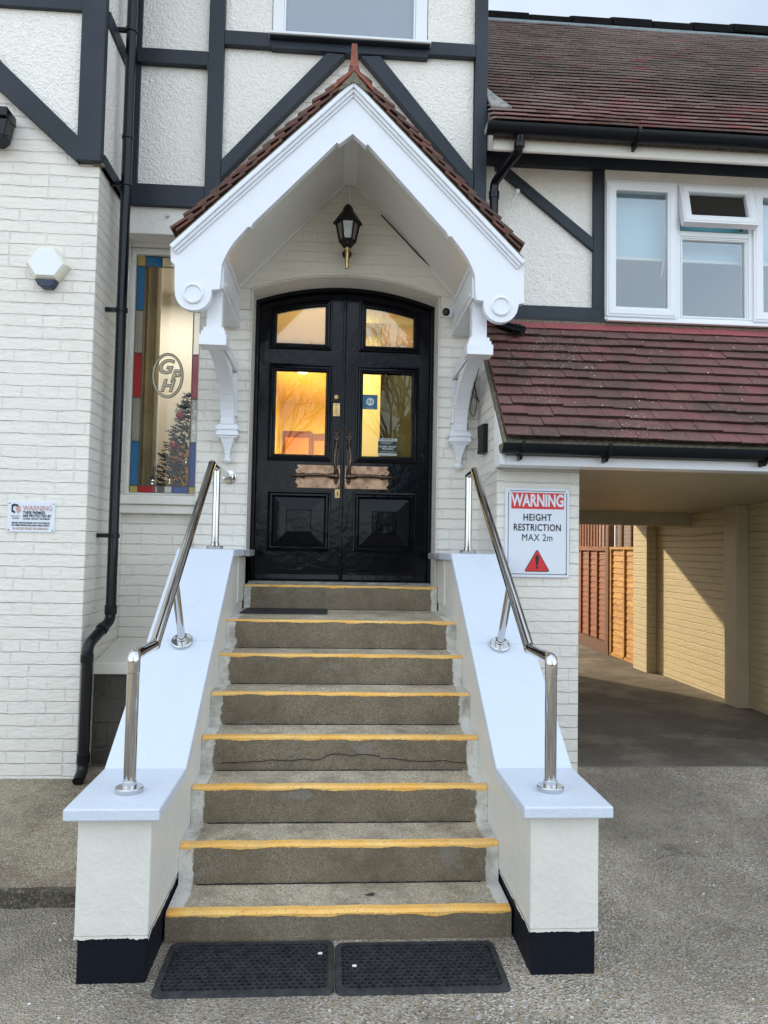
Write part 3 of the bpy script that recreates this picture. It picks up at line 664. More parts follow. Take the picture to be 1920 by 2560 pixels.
text(DR, 'notice_lettering', 'THESE PREMISES ARE\nPROTECTED BY', .0105, .325, Y_ - .0008, 2.391, 'sign_grey', depth=.0005)
text(DR, 'notice_lettering', 'CLOSED CIRCUIT\nTELEVISION', .0175, .335, Y_ - .0008, 2.353, 'sign_grey', bold=.0003, depth=.0005)
text(DR, 'notice_lettering', 'IMAGES ARE RECORDED FOR THE PURPOSE OF\nCRIME PREVENTION AND PUBLIC SAFETY', .0062, .335, Y_ - .0008, 2.322, 'sign_grey', depth=.0005)
text(DR, 'notice_lettering', '24 HOUR VIDEO RECORDING', .0105, .335, Y_ - .0016, 2.302, 'sign_black', depth=.0005)
# ---------------- hall behind the doors
HL = MB().box(-.96, .97, 11.52, 11.6, 1.25, 3.9).build('entrance_hall', 'hall', B)
MB().box(-.97, -.93, 5.72, 11.52, 1.27, 3.86).box(.93, .97, 5.72, 11.52, 1.27, 3.86).build('hall_walls', 'hall', HL)
MB().box(-.93, .93, 5.72, 11.52, 3.80, 3.86).box(-.93, .93, 8.0, 8.12, 3.70, 3.80).build('hall_ceiling', 'hall', HL)
MB().box(-.93, .93, 5.72, 11.52, 1.25, 1.29).build('hall_floor', 'wood_frame', HL)
MB().box(-.88, -.44, 11.46, 11.51, 1.30, 3.36).box(-.43, -.05, 11.47, 11.51, 1.30, 3.33).build('inner_door', 'wood_frame', HL, .004)
MB().box(-.84, -.48, 11.44, 11.46, 1.30, 3.26).box(-.40, -.08, 11.45, 11.47, 1.30, 3.22).build('inner_door', 'wood_door', HL, .004)
MB().box(.16, .325, 6.55, 6.60, 1.29, 3.78).build('hall_pier', 'hall', HL)
MB().box(.328, .93, 6.62, 6.66, 1.29, 3.40).build('dark_backing', 'hall_dark', HL)  # added dark panel, makes the right pane read dark like mirrored trees
MB().box(-.15, .93, 6.4, 6.5, 3.55, 3.60).build('picture_rail', 'hall', HL)
MB().lathe([(.055, 0), (.055, -.008), (.04, -.012)], (-.50, 9.4, 3.80), 'z', 20).build('ceiling_downlight', 'lamp_on', HL)
for (x, y, e) in ((-.3, 9.4, 52), (-.3, 6.15, 20)):
    ld = bpy.data.lights.new('hall_light', 'AREA'); ld.energy = e; ld.size = .35; ld.color = (1, .88, .42) if y > 8 else (1, .90, .60)
    lo = bpy.data.objects.new('hall_light', ld); lo.location = (x, y, 3.60 if y > 8 else 3.72); col.objects.link(lo)
ld = bpy.data.lights.new('lounge_light', 'AREA'); ld.energy = 8; ld.size = .3; ld.color = (1, .95, .86)
lo = bpy.data.objects.new('lounge_light', ld); lo.location = (-1.6, 6.6, 3.9); col.objects.link(lo)

# ---------------- porch
PO = MB()
FY = 4.50
def halfboard(s):
    o_ = [(0, 4.476), (1.092, 3.385), (1.095, 3.13), (1.062, 3.125), (1.058, 3.10)] if s > 0 else [(0, 4.476), (1.092, 3.385), (1.088, 3.30), (1.064, 3.28), (1.060, 3.11)]
    for k in range(13):
        a = R(5) - R(180) * k / 12; o_.append((.948 + .110 * math.cos(a), 3.112 + .110 * math.sin(a)))
    o_ += [(.838, 3.135), (.79, 3.14), (.785, 3.20), (.782, 3.29), (.764, 3.34), (.740, 3.39), (.712, 3.435), (.680, 3.475), (.632, 3.535), (.612, 3.535), (.600, 3.560), (.095, 4.098), (.085, 4.085), (0, 4.157)]
    return [(x * s, z) for x, z in o_]
hb = halfboard(1); hl = halfboard(-1)
g = MB().prism(hb, 'xz', FY, FY + .05).prism(hl[::-1], 'xz', FY, FY + .05)
PO = g.build('porch_gable_board', 'white', B, .005)
g = MB()
for s in (1, -1):   # stepped cap moulding along the top edge
    d = Vector((s * 1.092, 0, -1.091)).normalized(); nrm = Vector((s * .7071, 0, .7071)); ln = 1.5436
    st = Vector((0, 0, 4.476))
    for (a, b, y) in ((0.0, -.028, FY - .040), (-.028, -.046, FY - .026), (-.046, -.062, FY - .013)):
        p = [st + nrm * a, st + nrm * a + d * ln, st + nrm * b + d * (ln + .0), st + nrm * b]
        # mitre at the apex
        p[0] = Vector((0, 0, 4.476 + a * 1.414)); p[3] = Vector((0, 0, 4.476 + b * 1.414))
        g.add([(q.x, y, q.z) for q in p] + [(q.x, FY + .001, q.z) for q in p], [(0, 1, 2, 3), (4, 7, 6, 5), (0, 4, 5, 1), (1, 5, 6, 2), (2, 6, 7, 3), (3, 7, 4, 0)])
g.build('cap_moulding', 'white', PO, .004)
g = MB()
for s in (1, -1): MB().lathe([(.062, 0), (.062, -.010), (.052, -.014), (.048, -.006), (.046, -.004)], (s * .948, FY, 3.105), 'y', 28).build('roundel', 'white', PO, .001)
# sloping soffit inside
g = MB()
for s in (1, -1):
    P = [(s * .05, 4.262), (s * .83, 3.42), (s * .86, 3.45), (s * .05, 4.32)]
    g.prism(P if s > 0 else P[::-1], 'xz', FY + .051, WY - .013)
g.prism([(-.05, 4.258), (.05, 4.258), (.05, 4.32), (-.05, 4.32)], 'xz', FY + .051, WY - .013)
g.build('porch_ceiling', 'porch_in', PO)
g = MB()
for s in (1, -1): g.prism([(s * .785, 3.445), (s * .800, 3.462), (s * .045, 4.275), (s * .030, 4.255)], 'xz', WY - .035, WY - .013)
g.build('ceiling_fillet', 'porch_in', PO)
for s in (1, -1):
    a, b = sorted((s * .775, s * .905))
    MB().box(a, b, FY + .051, WY - .001, 3.165, 3.43).build('porch_wall_plate', 'white', PO, .004)
    # panelled groove on the beam's inner face
    a2, b2 = sorted((s * .769, s * .775)); MB().box(a2, b2, FY + .12, WY - .10, 3.20, 3.225).box(a2, b2, FY + .12, WY - .10, 3.37, 3.395).build('beam_bead', 'white', PO, .002)
    # bracket: one mesh
    a, b = sorted((s * .775, s * .893)); c = (a + b) / 2
    g = MB()
    g.box(a + .012, b - .012, 4.60, 4.68, 2.93, 3.165)                                  # pendant block
    for h0, h1, e in ((2.905, 2.93, .012), (2.88, 2.905, .022), (2.815, 2.88, .032)): g.box(a + .008 - e, b - .008 + e, 4.60 - e, 4.70, h0, h1)
    g.box(a + .006, b - .006, 4.68, WY - .001, 2.83, 2.90)
    n = 12; ow = .048
    arc1 = [(5.30 - .60 * (1 - math.sin(R(90) * k / n)) * 1.0 if False else 4.70 + .60 * math.cos(R(90) * k / n), 2.44 + .375 * math.sin(R(90) * k / n)) for k in range(n + 1)]
    # knee brace: thick curved strip between wall post and pendant
    outc = [(4.64 + .635 * math.cos(R(90) * k / n), 2.44 + .375 * math.sin(R(90) * k / n)) for k in range(n + 1)]
    inc = [(4.64 + .735 * math.cos(R(90) * k / n), 2.44 + .46 * math.sin(R(90) * k / n)) for k in range(n + 1)]
    inc = [(min(p[0], WY - .002), min(p[1], 2.816)) for p in inc]
    loop = outc + inc[::-1]
    for k in range(n):
        q = [outc[k], outc[k + 1], inc[k + 1], inc[k]]
        vs = [(a + .012, p[0], p[1]) for p in q] + [(b - .012, p[0], p[1]) for p in q]
        g.add(vs, [(0, 1, 2, 3), (4, 7, 6, 5), (0, 4, 5, 1), (1, 5, 6, 2), (2, 6, 7, 3), (3, 7, 4, 0)])
    g.box(a + .006, b - .006, WY - .06, WY - .002, 2.44, 2.82)            # wall post
    br = g.build('porch_bracket', 'white', PO, .005)
    g = MB()
    for h0, h1, e in ((2.50, 2.515, .004), (2.425, 2.44, .010), (2.40, 2.425, .022), (2.385, 2.40, .014), (2.36, 2.385, .022), (2.345, 2.36, .010)): g.box(a - e, b + e, 5.29 - e, WY - .002, h0, h1)
    n2 = 8; prof = [(.050, 2.345), (.047, 2.335), (.034, 2.30), (.022, 2.26), (.016, 2.225), (.017, 2.21)]
    for (r0, z0), (r1, z1) in zip(prof, prof[1:]):
        g.add([(c - r1, 5.335 - r1, z1), (c + r1, 5.335 - r1, z1), (c + r1, WY - .002, z1), (c - r1, WY - .002, z1), (c - r0, 5.335 - r0, z0), (c + r0, 5.335 - r0, z0), (c + r0, WY - .002, z0), (c - r0, WY - .002, z0)],
              [(0, 3, 2, 1), (4, 5, 6, 7), (0, 1, 5, 4), (1, 2, 6, 5), (2, 3, 7, 6), (3, 0, 4, 7)])
    g.sphere((c, 5.34, 2.190), .033, 16, (1, 1, .8))
    g.build('bracket_finial', 'white', PO, .003)
# porch roof tiles
def tiles(o, ex, es, nrm, length, rows, gauge, tw, th, tail=.0, over=1.18, jit=.004, lift=.016, mb=None, skip=None):
    """o eave corner, ex along eaves, es up slope"""
    mb = mb or MB(); o, ex, es, nrm = map(Vector, (o, ex, es, nrm))
    n = int(length / tw + .999); sd = rows * 1.7
    for r_ in range(rows):
        off = (r_ % 2) * tw * .5
        for k in range(-1, n + 1):
            x0 = k * tw + off + .0015; x1 = x0 + tw - .003
            x0 = max(x0, 0); x1 = min(x1, length)
            if x1 - x0 < .01: continue
            j = rnd.uniform(-jit, jit); l2 = rnd.uniform(-.5, .5) * jit
            s0 = r_ * gauge + j; s1 = s0 + gauge * over
            j2 = rnd.uniform(-.4, .4) * jit
            s0 += .010 * noise.noise(Vector((x0 * .9, r_ * .23, sd))) * (rows > 20); s1 = s0 + gauge * over
            p = lambda x, s, h: o + ex * x + es * s + nrm * (h + (.012 * noise.noise(Vector((x * .8, s * .9, sd))) if rows > 11 else 0))
            hb_, ht = lift + l2, .003
            sk = rnd.uniform(-.4, .4) * jit
            mb.add([p(x0, s0, hb_ - th), p(x1, s0 + sk, hb_ - th + j2), p(x1, s1, ht - th), p(x0, s1, ht - th), p(x0, s0, hb_), p(x1, s0 + sk, hb_ + j2), p(x1, s1, ht), p(x0, s1, ht)],
                   [(0, 3, 2, 1), (4, 5, 6, 7), (0, 1, 5, 4), (1, 2, 6, 5), (2, 3, 7, 6), (3, 0, 4, 7)])
    return mb
g = MB()
for s in (1, -1):
    d = Vector((-s * 1, 0, 1)).normalized(); nrm = Vector((s * 1, 0, 1)).normalized()
    o_ = Vector((s * 1.075, FY - .048, 3.490)) - nrm * .014
    tiles(o_, (0, 1, 0), d, nrm, .92, 14, .106, .165, .016, over=1.5, jit=.012, lift=.028, mb=g)
    tiles(o_ - nrm * .024, (0, 1, 0), d, nrm, .92, 14, .106, .165, .013, over=1.2, jit=.008, lift=.014, mb=g)
g.build('porch_roof_tiles', 'tile_porch', PO)
g = MB()
for s in (1, -1):
    P = [(0, 4.488), (s * 1.08, 3.408), (s * 1.08, 3.396), (0, 4.476)]
    g.prism(P if s < 0 else P[::-1], 'xz', FY - .035, WY)
g.build('verge_mortar', 'mortar', PO)
g = MB()
for k in range(3):
    y0 = FY - .055 + k * .30; y1 = y0 + .305
    P = [(-.13, 4.465), (0, 4.595), (.13, 4.465), (.118, 4.447), (0, 4.565), (-.118, 4.447)]
    g.prism([(x, z - .038 + .004 * k) for x, z in P], 'xz', y0, y1)
g.build('porch_ridge_tile', 'terracotta', PO, .004)
MB().prism([(-.10, 4.40), (0, 4.53), (.10, 4.40), (.07, 4.41), (0, 4.460), (-.07, 4.41)], 'xz', FY - .050, FY - .02).build('ridge_mortar', 'mortar', PO, .003)
MB().add([(-.036, 4.45, 4.535), (.036, 4.45, 4.535), (.036, 4.53, 4.535), (-.036, 4.53, 4.535), (-.024, 4.46, 4.59), (.024, 4.46, 4.59), (.024, 4.52, 4.59), (-.024, 4.52, 4.59), (-.017, 4.465, 4.715), (.017, 4.465, 4.715), (.017, 4.515, 4.715), (-.017, 4.515, 4.715)],
         [(0, 3, 2, 1), (0, 1, 5, 4), (1, 2, 6, 5), (2, 3, 7, 6), (3, 0, 4, 7), (4, 5, 9, 8), (5, 6, 10, 9), (6, 7, 11, 10), (7, 4, 8, 11), (8, 9, 10, 11)]).build('ridge_finial', 'terracotta', PO, .003)

# ---------------- right wing
MB().box(.985, 1.53, 4.72, 9.3, 0, 2.112).build('pillar_wall', 'brick', B, .005)
holed(rect(1.0, 7, 2.3, 4.9), [rect(1.95, 3.72, 3.345, 4.42)], 'xz', 5.45, 5.70).build('wing_wall', 'roughcast', B)
MB().prism([(4.72, 2.112), (5.379, 2.112), (5.379, 3.17), (4.72, 2.47)], 'yz', .9851, 1.53).build('pillar_wall', 'brick', B)
MB().prism([(4.49, 2.112), (4.725, 2.112), (4.725, 2.49), (4.49, 2.23)], 'yz', .962, .984).build('verge_board', 'white', B, .003)
MB().box(1.53, 3.9, 9.0, 9.3, 2.01, 5).build('wing_back_wall', 'cream', B)
MB().prism([(4.60, 2.125), (9.3, 1.985), (9.3, 2.20), (5.4, 2.9), (4.60, 2.22)], 'yz', 1.53, 7).build('passage_ceiling', 'pass_cream', B)
MB().box(1.53, 3.9, 7.98, 8.12, 1.885, 2.15).build('passage_beam', 'pass_cream', B, .004)
MB().box(3.90, 4.12, 4.72, 9.3, 0, 2.10).build('passage_wall', 'brick_pass', B)
MB().box(3.775, 3.90, 6.83, 7.06, 0, 2.06).build('passage_pier', 'pass_cream', B, .01)
MB().box(3.775, 3.90, 8.86, 9.27, 0, 2.02).build('passage_pier', 'brick_pass', B, .006)
MB().prism([(4.50, 2.172), (4.50, 2.112), (4.62, 2.108), (4.62, 2.172)], 'yz', .955, 7).build('fascia_board', 'white', B, .004)
def gutter(nm, y, z, r_, x0, x1, brs, parent):
    g = MB(); n = 10
    o_ = [(y + r_ * math.cos(math.pi + math.pi * k / n), z + r_ * math.sin(math.pi + math.pi * k / n)) for k in range(n + 1)]
    i_ = [(y + (r_ - .006) * math.cos(math.pi + math.pi * k / n), z + .001 + (r_ - .006) * math.sin(math.pi + math.pi * k / n)) for k in range(n + 1)]
    loop = o_ + i_[::-1]
    m_ = len(loop); vs = [(x0, a, b) for a, b in loop] + [(x1, a, b) for a, b in loop]
    g.add(vs, [(i, (i + 1) % m_, m_ + (i + 1) % m_, m_ + i) for i in range(m_)])
    G = g.build(nm, 'gutter', parent, smooth=True)
    MB().prism(o_, 'yz', x0 - .012, x0 + .004).build('stop_end', 'black_gloss', G, .002)
    for x in brs:
        g = MB()
        o2 = [(y + (r_ + .008) * math.cos(math.pi + math.pi * k / n), z + (r_ + .008) * math.sin(math.pi + math.pi * k / n)) for k in range(n + 1)]
        i2 = [(y + (r_ + .001) * math.cos(math.pi + math.pi * k / n), z + (r_ + .001) * math.sin(math.pi + math.pi * k / n)) for k in range(n + 1)]
        lp = o2 + i2[::-1]; mm = len(lp)
        g.add([(x - .012, a, b) for a, b in lp] + [(x + .012, a, b) for a, b in lp], [(i, (i + 1) % mm, mm + (i + 1) % mm, mm + i) for i in range(mm)])
        g.prism([(y - r_ - .012, z + .012), (y - r_ + .006, z + .012), (y - r_ + .002, z - .01), (y - r_ - .010, z - .01)], 'yz', x - .012, x + .012)
        g.prism([(y - .02, z - r_ - .004), (y + r_ + .01, z - .01), (y + r_ + .012, z - r_ - .035), (y + .01, z - r_ - .03)], 'yz', x - .010, x + .010)
        g.build('gutter_bracket', 'black_gloss', G, .002)
    return G
gutter('lower_gutter', 4.435, 2.232, .062, .955, 7, (1.068, 1.605, 2.62), B)
TL = MB()
es = Vector((0, .93, 1.03)).normalized(); nr = Vector((0, -1.03, .93)).normalized()
tiles((.985, 4.475, 2.268), (1, 0, 0), es, nr, 4.3, 12, .1055, .166, .015, over=1.7, jit=.006, lift=.036, mb=TL)
TL.build('lower_roof_tiles', 'tile_low', B)
tiles(Vector((.985, 4.475, 2.268)) + es * 12 * .1055, (1, 0, 0), es, nr, 4.3, 1, .125, .24, .014, over=1.0, jit=.003, lift=.030).build('top_course_tiles', 'tile_top', B)
MB().prism([(4.50, 2.17), (4.50, 2.262), (5.449, 3.31), (5.449, 2.3)], 'yz', .99, 7).build('roof_underlay', 'mortar', B)
MB().box(.975, 7, 5.40, 5.449, 3.285, 3.318).build('top_mortar', 'mortar', B, .006)
MB().prism([(4.47, 2.20), (4.47, 2.262), (5.44, 3.33), (5.44, 3.26)], 'yz', .968, .985).build('verge_mortar', 'mortar', B)
# wing timbers
def wbeam(poly, y0=5.415, nm='timber_beam'): return MB().prism(poly, 'xz', y0, 5.451).build(nm, 'timber', B, .004)
wbeam(rect(1.01, 1.944, 3.335, 3.43), 5.405); wbeam(rect(1.862, 1.944, 3.43, 4.56), 5.410); wbeam(rect(1.01, 7, 4.505, 4.65), 5.395)
wbeam([(1.10, 4.555), (1.10, 4.47), (1.868, 3.868), (1.868, 3.968), (1.25, 4.45), (1.12, 4.555)], 5.416)
MB().box(1.01, 7, 5.40, 5.45, 3.318, 3.336).build('lead_flashing', 'black_gloss', B)
MB().tube([(1.27, 5.42, 4.30), (1.262, 5.40, 4.285), (1.24, 5.40, 4.23), (1.225, 5.405, 4.20)], .006, 8).lathe([(.016, 0), (.016, -.006)], (1.272, 5.413, 4.305), 'y', 14).build('wall_hook', 'pvc', B)
# wing window
WW = MB().box(1.945, 4.2, 5.400, 5.452, 4.426, 4.503).build('wing_window', 'cream', B, .004)
g = MB()
fy0, fy1 = 5.392, 5.47
g.box(1.946, 1.966, fy0, fy1, 3.372, 4.405).box(1.946, 3.74, fy0, fy1, 3.338, 3.372).box(1.946, 3.74, fy0, fy1, 4.405, 4.426).box(2.487, 2.532, fy0, fy1, 3.372, 4.405).box(3.072, 3.118, fy0, fy1, 3.372, 4.405).box(3.70, 3.74, fy0, fy1, 3.372, 4.405).box(2.532, 3.072, fy0, fy1, 4.010, 4.052)
g.build('window_frame', 'pvc', WW, .006)
MB().box(1.955, 3.77, 5.36, 5.42, 3.322, 3.340).build('window_sill', 'pvc', WW, .004)
def sash(x0, x1, z0, z1, t, y, nm='casement_sash', tilt=0):
    g = holed(rect(x0, x1, z0, z1), [rect(x0 + t, x1 - t, z0 + t, z1 - t)], 'xz', y, y + .06)
    moulding(g, rect(x0 + .012, x1 - .012, z0 + .012, z1 - .012), [(0, y), (.006, y - .006), (t - .030, y - .006), (t - .012, y + .012)])
    gl = MB().box(x0 + t - .002, x1 - t + .002, y + .02, y + .025, z0 + t - .002, z1 - t + .002)
    if tilt:
        c_, s_ = math.cos(tilt), math.sin(tilt)
        for mb in (g, gl): mb.v = [(v[0], y + (v[1] - y) * c_ - (z1 - v[2]) * s_, z1 - (z1 - v[2]) * c_ - (v[1] - y) * s_) for v in mb.v]
    S = g.build(nm, 'pvc', WW, .004); gl.build('glass_pane', 'glass', WW); return S
sash(1.950, 2.500, 3.362, 4.410, .074, 5.372); sash(3.104, 3.72, 3.362, 4.410, .076, 5.372)
sash(2.528, 3.076, 3.368, 4.012, .026, 5.40, 'fixed_light')
sash(2.516, 3.100, 4.066, 4.410, .066, 5.372, 'top_vent', R(14))
MB().box(2.0, 2.5, 5.55, 5.556, 3.89, 4.54).box(2.56, 3.12, 5.55, 5.556, 3.89, 4.14).box(3.17, 3.76, 5.55, 5.556, 3.89, 4.54).build('roller_blind', 'blind', WW)
MB().box(2.0, 2.53, 5.54, 5.552, 3.867, 3.889).box(2.56, 3.12, 5.54, 5.552, 3.867, 3.889).box(3.17, 3.76, 5.54, 5.552, 3.867, 3.889).build('blind_bar', 'blind_bar', WW)
g = MB()
for k in range(9): g.obox((2.54, 5.50, 4.06 + k * .042), (.53, 0, 0), (0, .012, .036), (0, -.002, .001))
g.build('louvre_blind', 'teal', WW)
MB().tube([(2.47, 5.545, 3.87), (2.46, 5.54, 3.79), (2.45, 5.54, 3.74)], .006, 6).build('blind_pull', 'blind_bar', WW)
MB().box(1.97, 3.76, 6.2, 6.25, 3.3, 4.5).build('room_back', 'room_dark', WW)
# eaves, gutter and upper roof
MB().prism([(5.085, 4.50), (5.085, 4.44), (5.10, 4.43), (5.449, 4.625), (5.449, 4.70), (5.1, 4.62)], 'yz', 1.015, 7).build('eaves_soffit', 'cream', B, .008)
gutter('upper_gutter', 5.015, 4.568, .062, .955, 7, (2.03, 3.6), B)
es2 = Vector((0, 1, 1.03)).normalized(); nr2 = Vector((0, -1.03, 1)).normalized()
TU = MB()
tiles((1.01, 5.055, 4.60), (1, 0, 0), es2, nr2, 4.9, 37, .0985, .166, .0125, over=1.7, jit=.0028, lift=.058, mb=TU)
TU.build('upper_roof_tiles', 'tile_up', B)
MB().prism([(5.09, 4.50), (5.07, 4.60), (7.60, 7.22), (7.75, 7.22), (10.0, 4.8), (10, 4.74), (7.6, 7.1), (5.25, 4.70), (5.12, 4.60)], 'yz', 1.012, 7).build('roof_underlay', 'mortar', B)
g = MB()
for k in range(14):
    x0 = 1.01 + k * .45; z = .012 * math.sin(k * 2.1) + k * .006
    P = [(7.50, 7.20 + z), (7.52, 7.30 + z), (7.62, 7.37 + z), (7.72, 7.30 + z), (7.74, 7.20 + z)]
    g.prism(P, 'yz', x0, x0 + .44)
g.build('ridge_tile', 'ridge', B, .01)
MB().prism([(7.49, 7.185), (7.49, 7.215), (7.55, 7.23)], 'yz', 1.012, 5.9).build('ridge_mortar', 'lead', B)
o_ = Vector((1.012, 5.06, 4.62)) + nr2 * .035
fl = [o_ + es2 * a + Vector((b, 0, 0)) for a, b in ((.20, 0), (.20, .15), (.34, .12), (.52, .07), (.74, .03), (.82, 0))]
MB().add(fl + [v + nr2 * .02 for v in fl], [(0, 1, 2, 3, 4, 5), (11, 10, 9, 8, 7, 6)] + [(i, (i + 1) % 6, 6 + (i + 1) % 6, 6 + i) for i in range(6)]).build('mortar_flashing', 'stone', B, .004)
# main block body behind (side and back walls)
MB().box(-6.5, 1.0, 5.73, 9.0, 4.1, 7.2).build('upper_storey_block', 'cream', B)
MB().box(-6.5, -2.66, 5.73, 9.0, 0, 4.09).build('rear_block', 'cream', B)
MB().prism([(4.4, 7.2), (5.1, 8.4), (8.3, 8.4), (9.3, 7.2)], 'yz', -6.7, 1.02).build('main_roof', 'tile_up', B)

# downpipes
def pipe(nm, pts, r_, clips, parent=B, collars=()):
    P = MB().tube(pts, r_, 16).build(nm, 'black_gloss', parent, smooth=True)
    for c in collars:
        MB().tube([Vector(c[0]), Vector(c[1])], r_ + .006, 16).build('pipe_collar', 'black_gloss', P, .002)
    for (x, y, z, sx) in clips:
        MB().lathe([(r_ + .007, -.014), (r_ + .007, .014)], (x, y, z), 'z', 16).box(min(x, x + sx), max(x, x + sx), y - .012, y + .012, z - .014, z + .014).build('pipe_clip', 'black_gloss', P, .002)
    return P
def bend(pts, r_=.04, n=4):
    out = [Vector(pts[0])]
    for i in range(1, len(pts) - 1):
        p0, p, p1 = map(Vector, pts[i - 1:i + 2]); a = p + (p0 - p).normalized() * r_; b = p + (p1 - p).normalized() * r_
        for k in range(n + 1):
            t = k / n; out.append(a * (1 - t) ** 2 + p * 2 * t * (1 - t) + b * t ** 2)
    out.append(Vector(pts[-1])); return out
pipe('downpipe', bend([(-1.494, 4.93, 7.0), (-1.494, 4.93, 1.085), (-1.55, 4.68, .955), (-1.553, 4.68, .20), (-1.555, 4.60, .155)]), .033,
     [(-1.494, 4.93, 5.03, -.10), (-1.494, 4.93, 3.97, -.10), (-1.494, 4.93, 3.12, -.105), (-1.494, 4.93, 1.63, -.105)],
     collars=[((-1.494, 4.93, 4.28), (-1.494, 4.93, 4.30)), ((-1.494, 4.93, 1.12), (-1.494, 4.93, 1.18)), ((-1.512, 4.85, 1.045), (-1.518, 4.82, 1.03)), ((-1.553, 4.68, .85), (-1.553, 4.68, .90)), ((-1.553, 4.68, .24), (-1.553, 4.68, .30))])
pipe('downpipe', bend([(1.19, 5.03, 4.52), (1.19, 5.06, 4.42), (1.075, 5.34, 4.32), (1.075, 5.34, 3.32), (1.13, 5.28, 3.23), (1.26, 5.16, 3.16)]), .033, [(1.075, 5.34, 4.24, .0)],
     collars=[((1.19, 5.045, 4.47), (1.19, 5.05, 4.44)), ((1.075, 5.34, 4.20), (1.075, 5.34, 4.24)), ((1.215, 5.205, 3.185), (1.24, 5.18, 3.172))])
MB().box(-2.30, -2.118, 4.56, 4.70, 4.185, 4.245).prism([(-2.30, 4.185), (-2.12, 4.185), (-2.145, 4.06), (-2.30, 4.06)], 'xz', 4.58, 4.69).build('hopper_head', 'black_gloss', B, .006)
MB().tube([(-2.20, 4.62, 4.08), (-2.15, 4.61, 4.04)], .045, 14).build('hopper_outlet', 'black_gloss', B, .003)
# shelf over dark stone blocks under the leaded window
MB().prism([(4.95, .805), (5.499, .905), (5.499, .75), (4.95, .73)], 'yz', -1.60, -1.0).build('plinth_shelf', 'cream', B, .008)
g = MB()
for r_ in range(4):
    for k in range(4):
        x0 = -1.60 + k * .19 - (.09 if r_ % 2 else 0); x1 = min(x0 + .184, -.99); x0 = max(x0, -1.60)
        g.box(x0, x1, 4.975, 5.2, .10 + r_ * .158, .10 + r_ * .158 + .151)
g.build('stone_plinth', 'dark_block', B, .006)
MB().box(-1.60, -.99, 4.985, 5.45, .05, .73).build('plinth_joint', 'mortar', B)
# cables by the right bracket
g = MB()
g.tube(bend([(1.0, 5.37, 2.98), (.93, 5.36, 2.90), (.97, 5.36, 2.70), (1.02, 5.34, 2.60), (1.00, 5.30, 2.52), (1.06, 5.1, 2.50)], .03), .004, 6)
g.tube(bend([(1.0, 5.36, 3.0), (.94, 5.355, 2.75), (.915, 5.36, 2.60), (.95, 5.36, 2.55), (.97, 5.34, 2.68), (.90, 5.37, 2.80)], .03), .003, 6)
g.build('loose_cable', 'flap', B)
g = MB(); g.tube(bend([(.915, 5.365, 2.55), (.912, 5.365, 2.20), (.955, 5.368, 2.06), (.972, 5.20, 2.06), (.975, 4.9, 2.09), (.978, 4.70, 2.105), (1.02, 4.705, 2.09)], .03), .0045, 6); g.build('loose_cable', 'pvc', B)
MB().tube([(.235, WY - .04, 4.035), (.40, WY - .045, 3.865), (.52, WY - .045, 3.742), (.62, WY - .04, 3.655)], .005, 6).build('loose_cable', 'flap', B)
MB().tube([(3.89, 4.75, 1.80), (3.888, 5.6, 1.775), (3.888, 6.8, 1.80)], .006, 6).tube([(3.888, 7.07, 1.80), (3.888, 8.0, 1.77), (3.888, 8.85, 1.79)], .006, 6).build('wall_wire', 'pass_cream', B)
g = MB(); fr = random.Random(21)
for k in range(200):
    if k < 140: u_, v_ = fr.gauss(.42, .22), fr.gauss(.72, .17)
    else: u_, v_ = fr.uniform(.1, 2.6), fr.uniform(.05, 1.3)
    if u_ < .05 or v_ < 0.03 or v_ > 1.33: continue
    r_ = int(v_ / .1055); fv = v_ - r_ * .1055; q = Vector((.985 + u_, 4.475, 2.268)) + es * v_ + nr * (.036 * (1 - fv / .18) + .002)
    w_ = fr.uniform(.002, .0065); g.add([q + Vector((-w_, 0, 0)), q - es * w_ * .8, q + Vector((w_, 0, 0)), q + es * w_ * fr.uniform(.8, 2.2), q + nr * .004], [(0, 1, 4), (1, 2, 4), (2, 3, 4), (3, 0, 4)])
o = g.build('lichen_specks', 'chip', B); o['kind'] = 'stuff'
MB().tube([(.0, WY - .02, 3.93), (.0, WY - .02, 4.255)], .012, 10).build('lamp_conduit', 'porch_in', B)

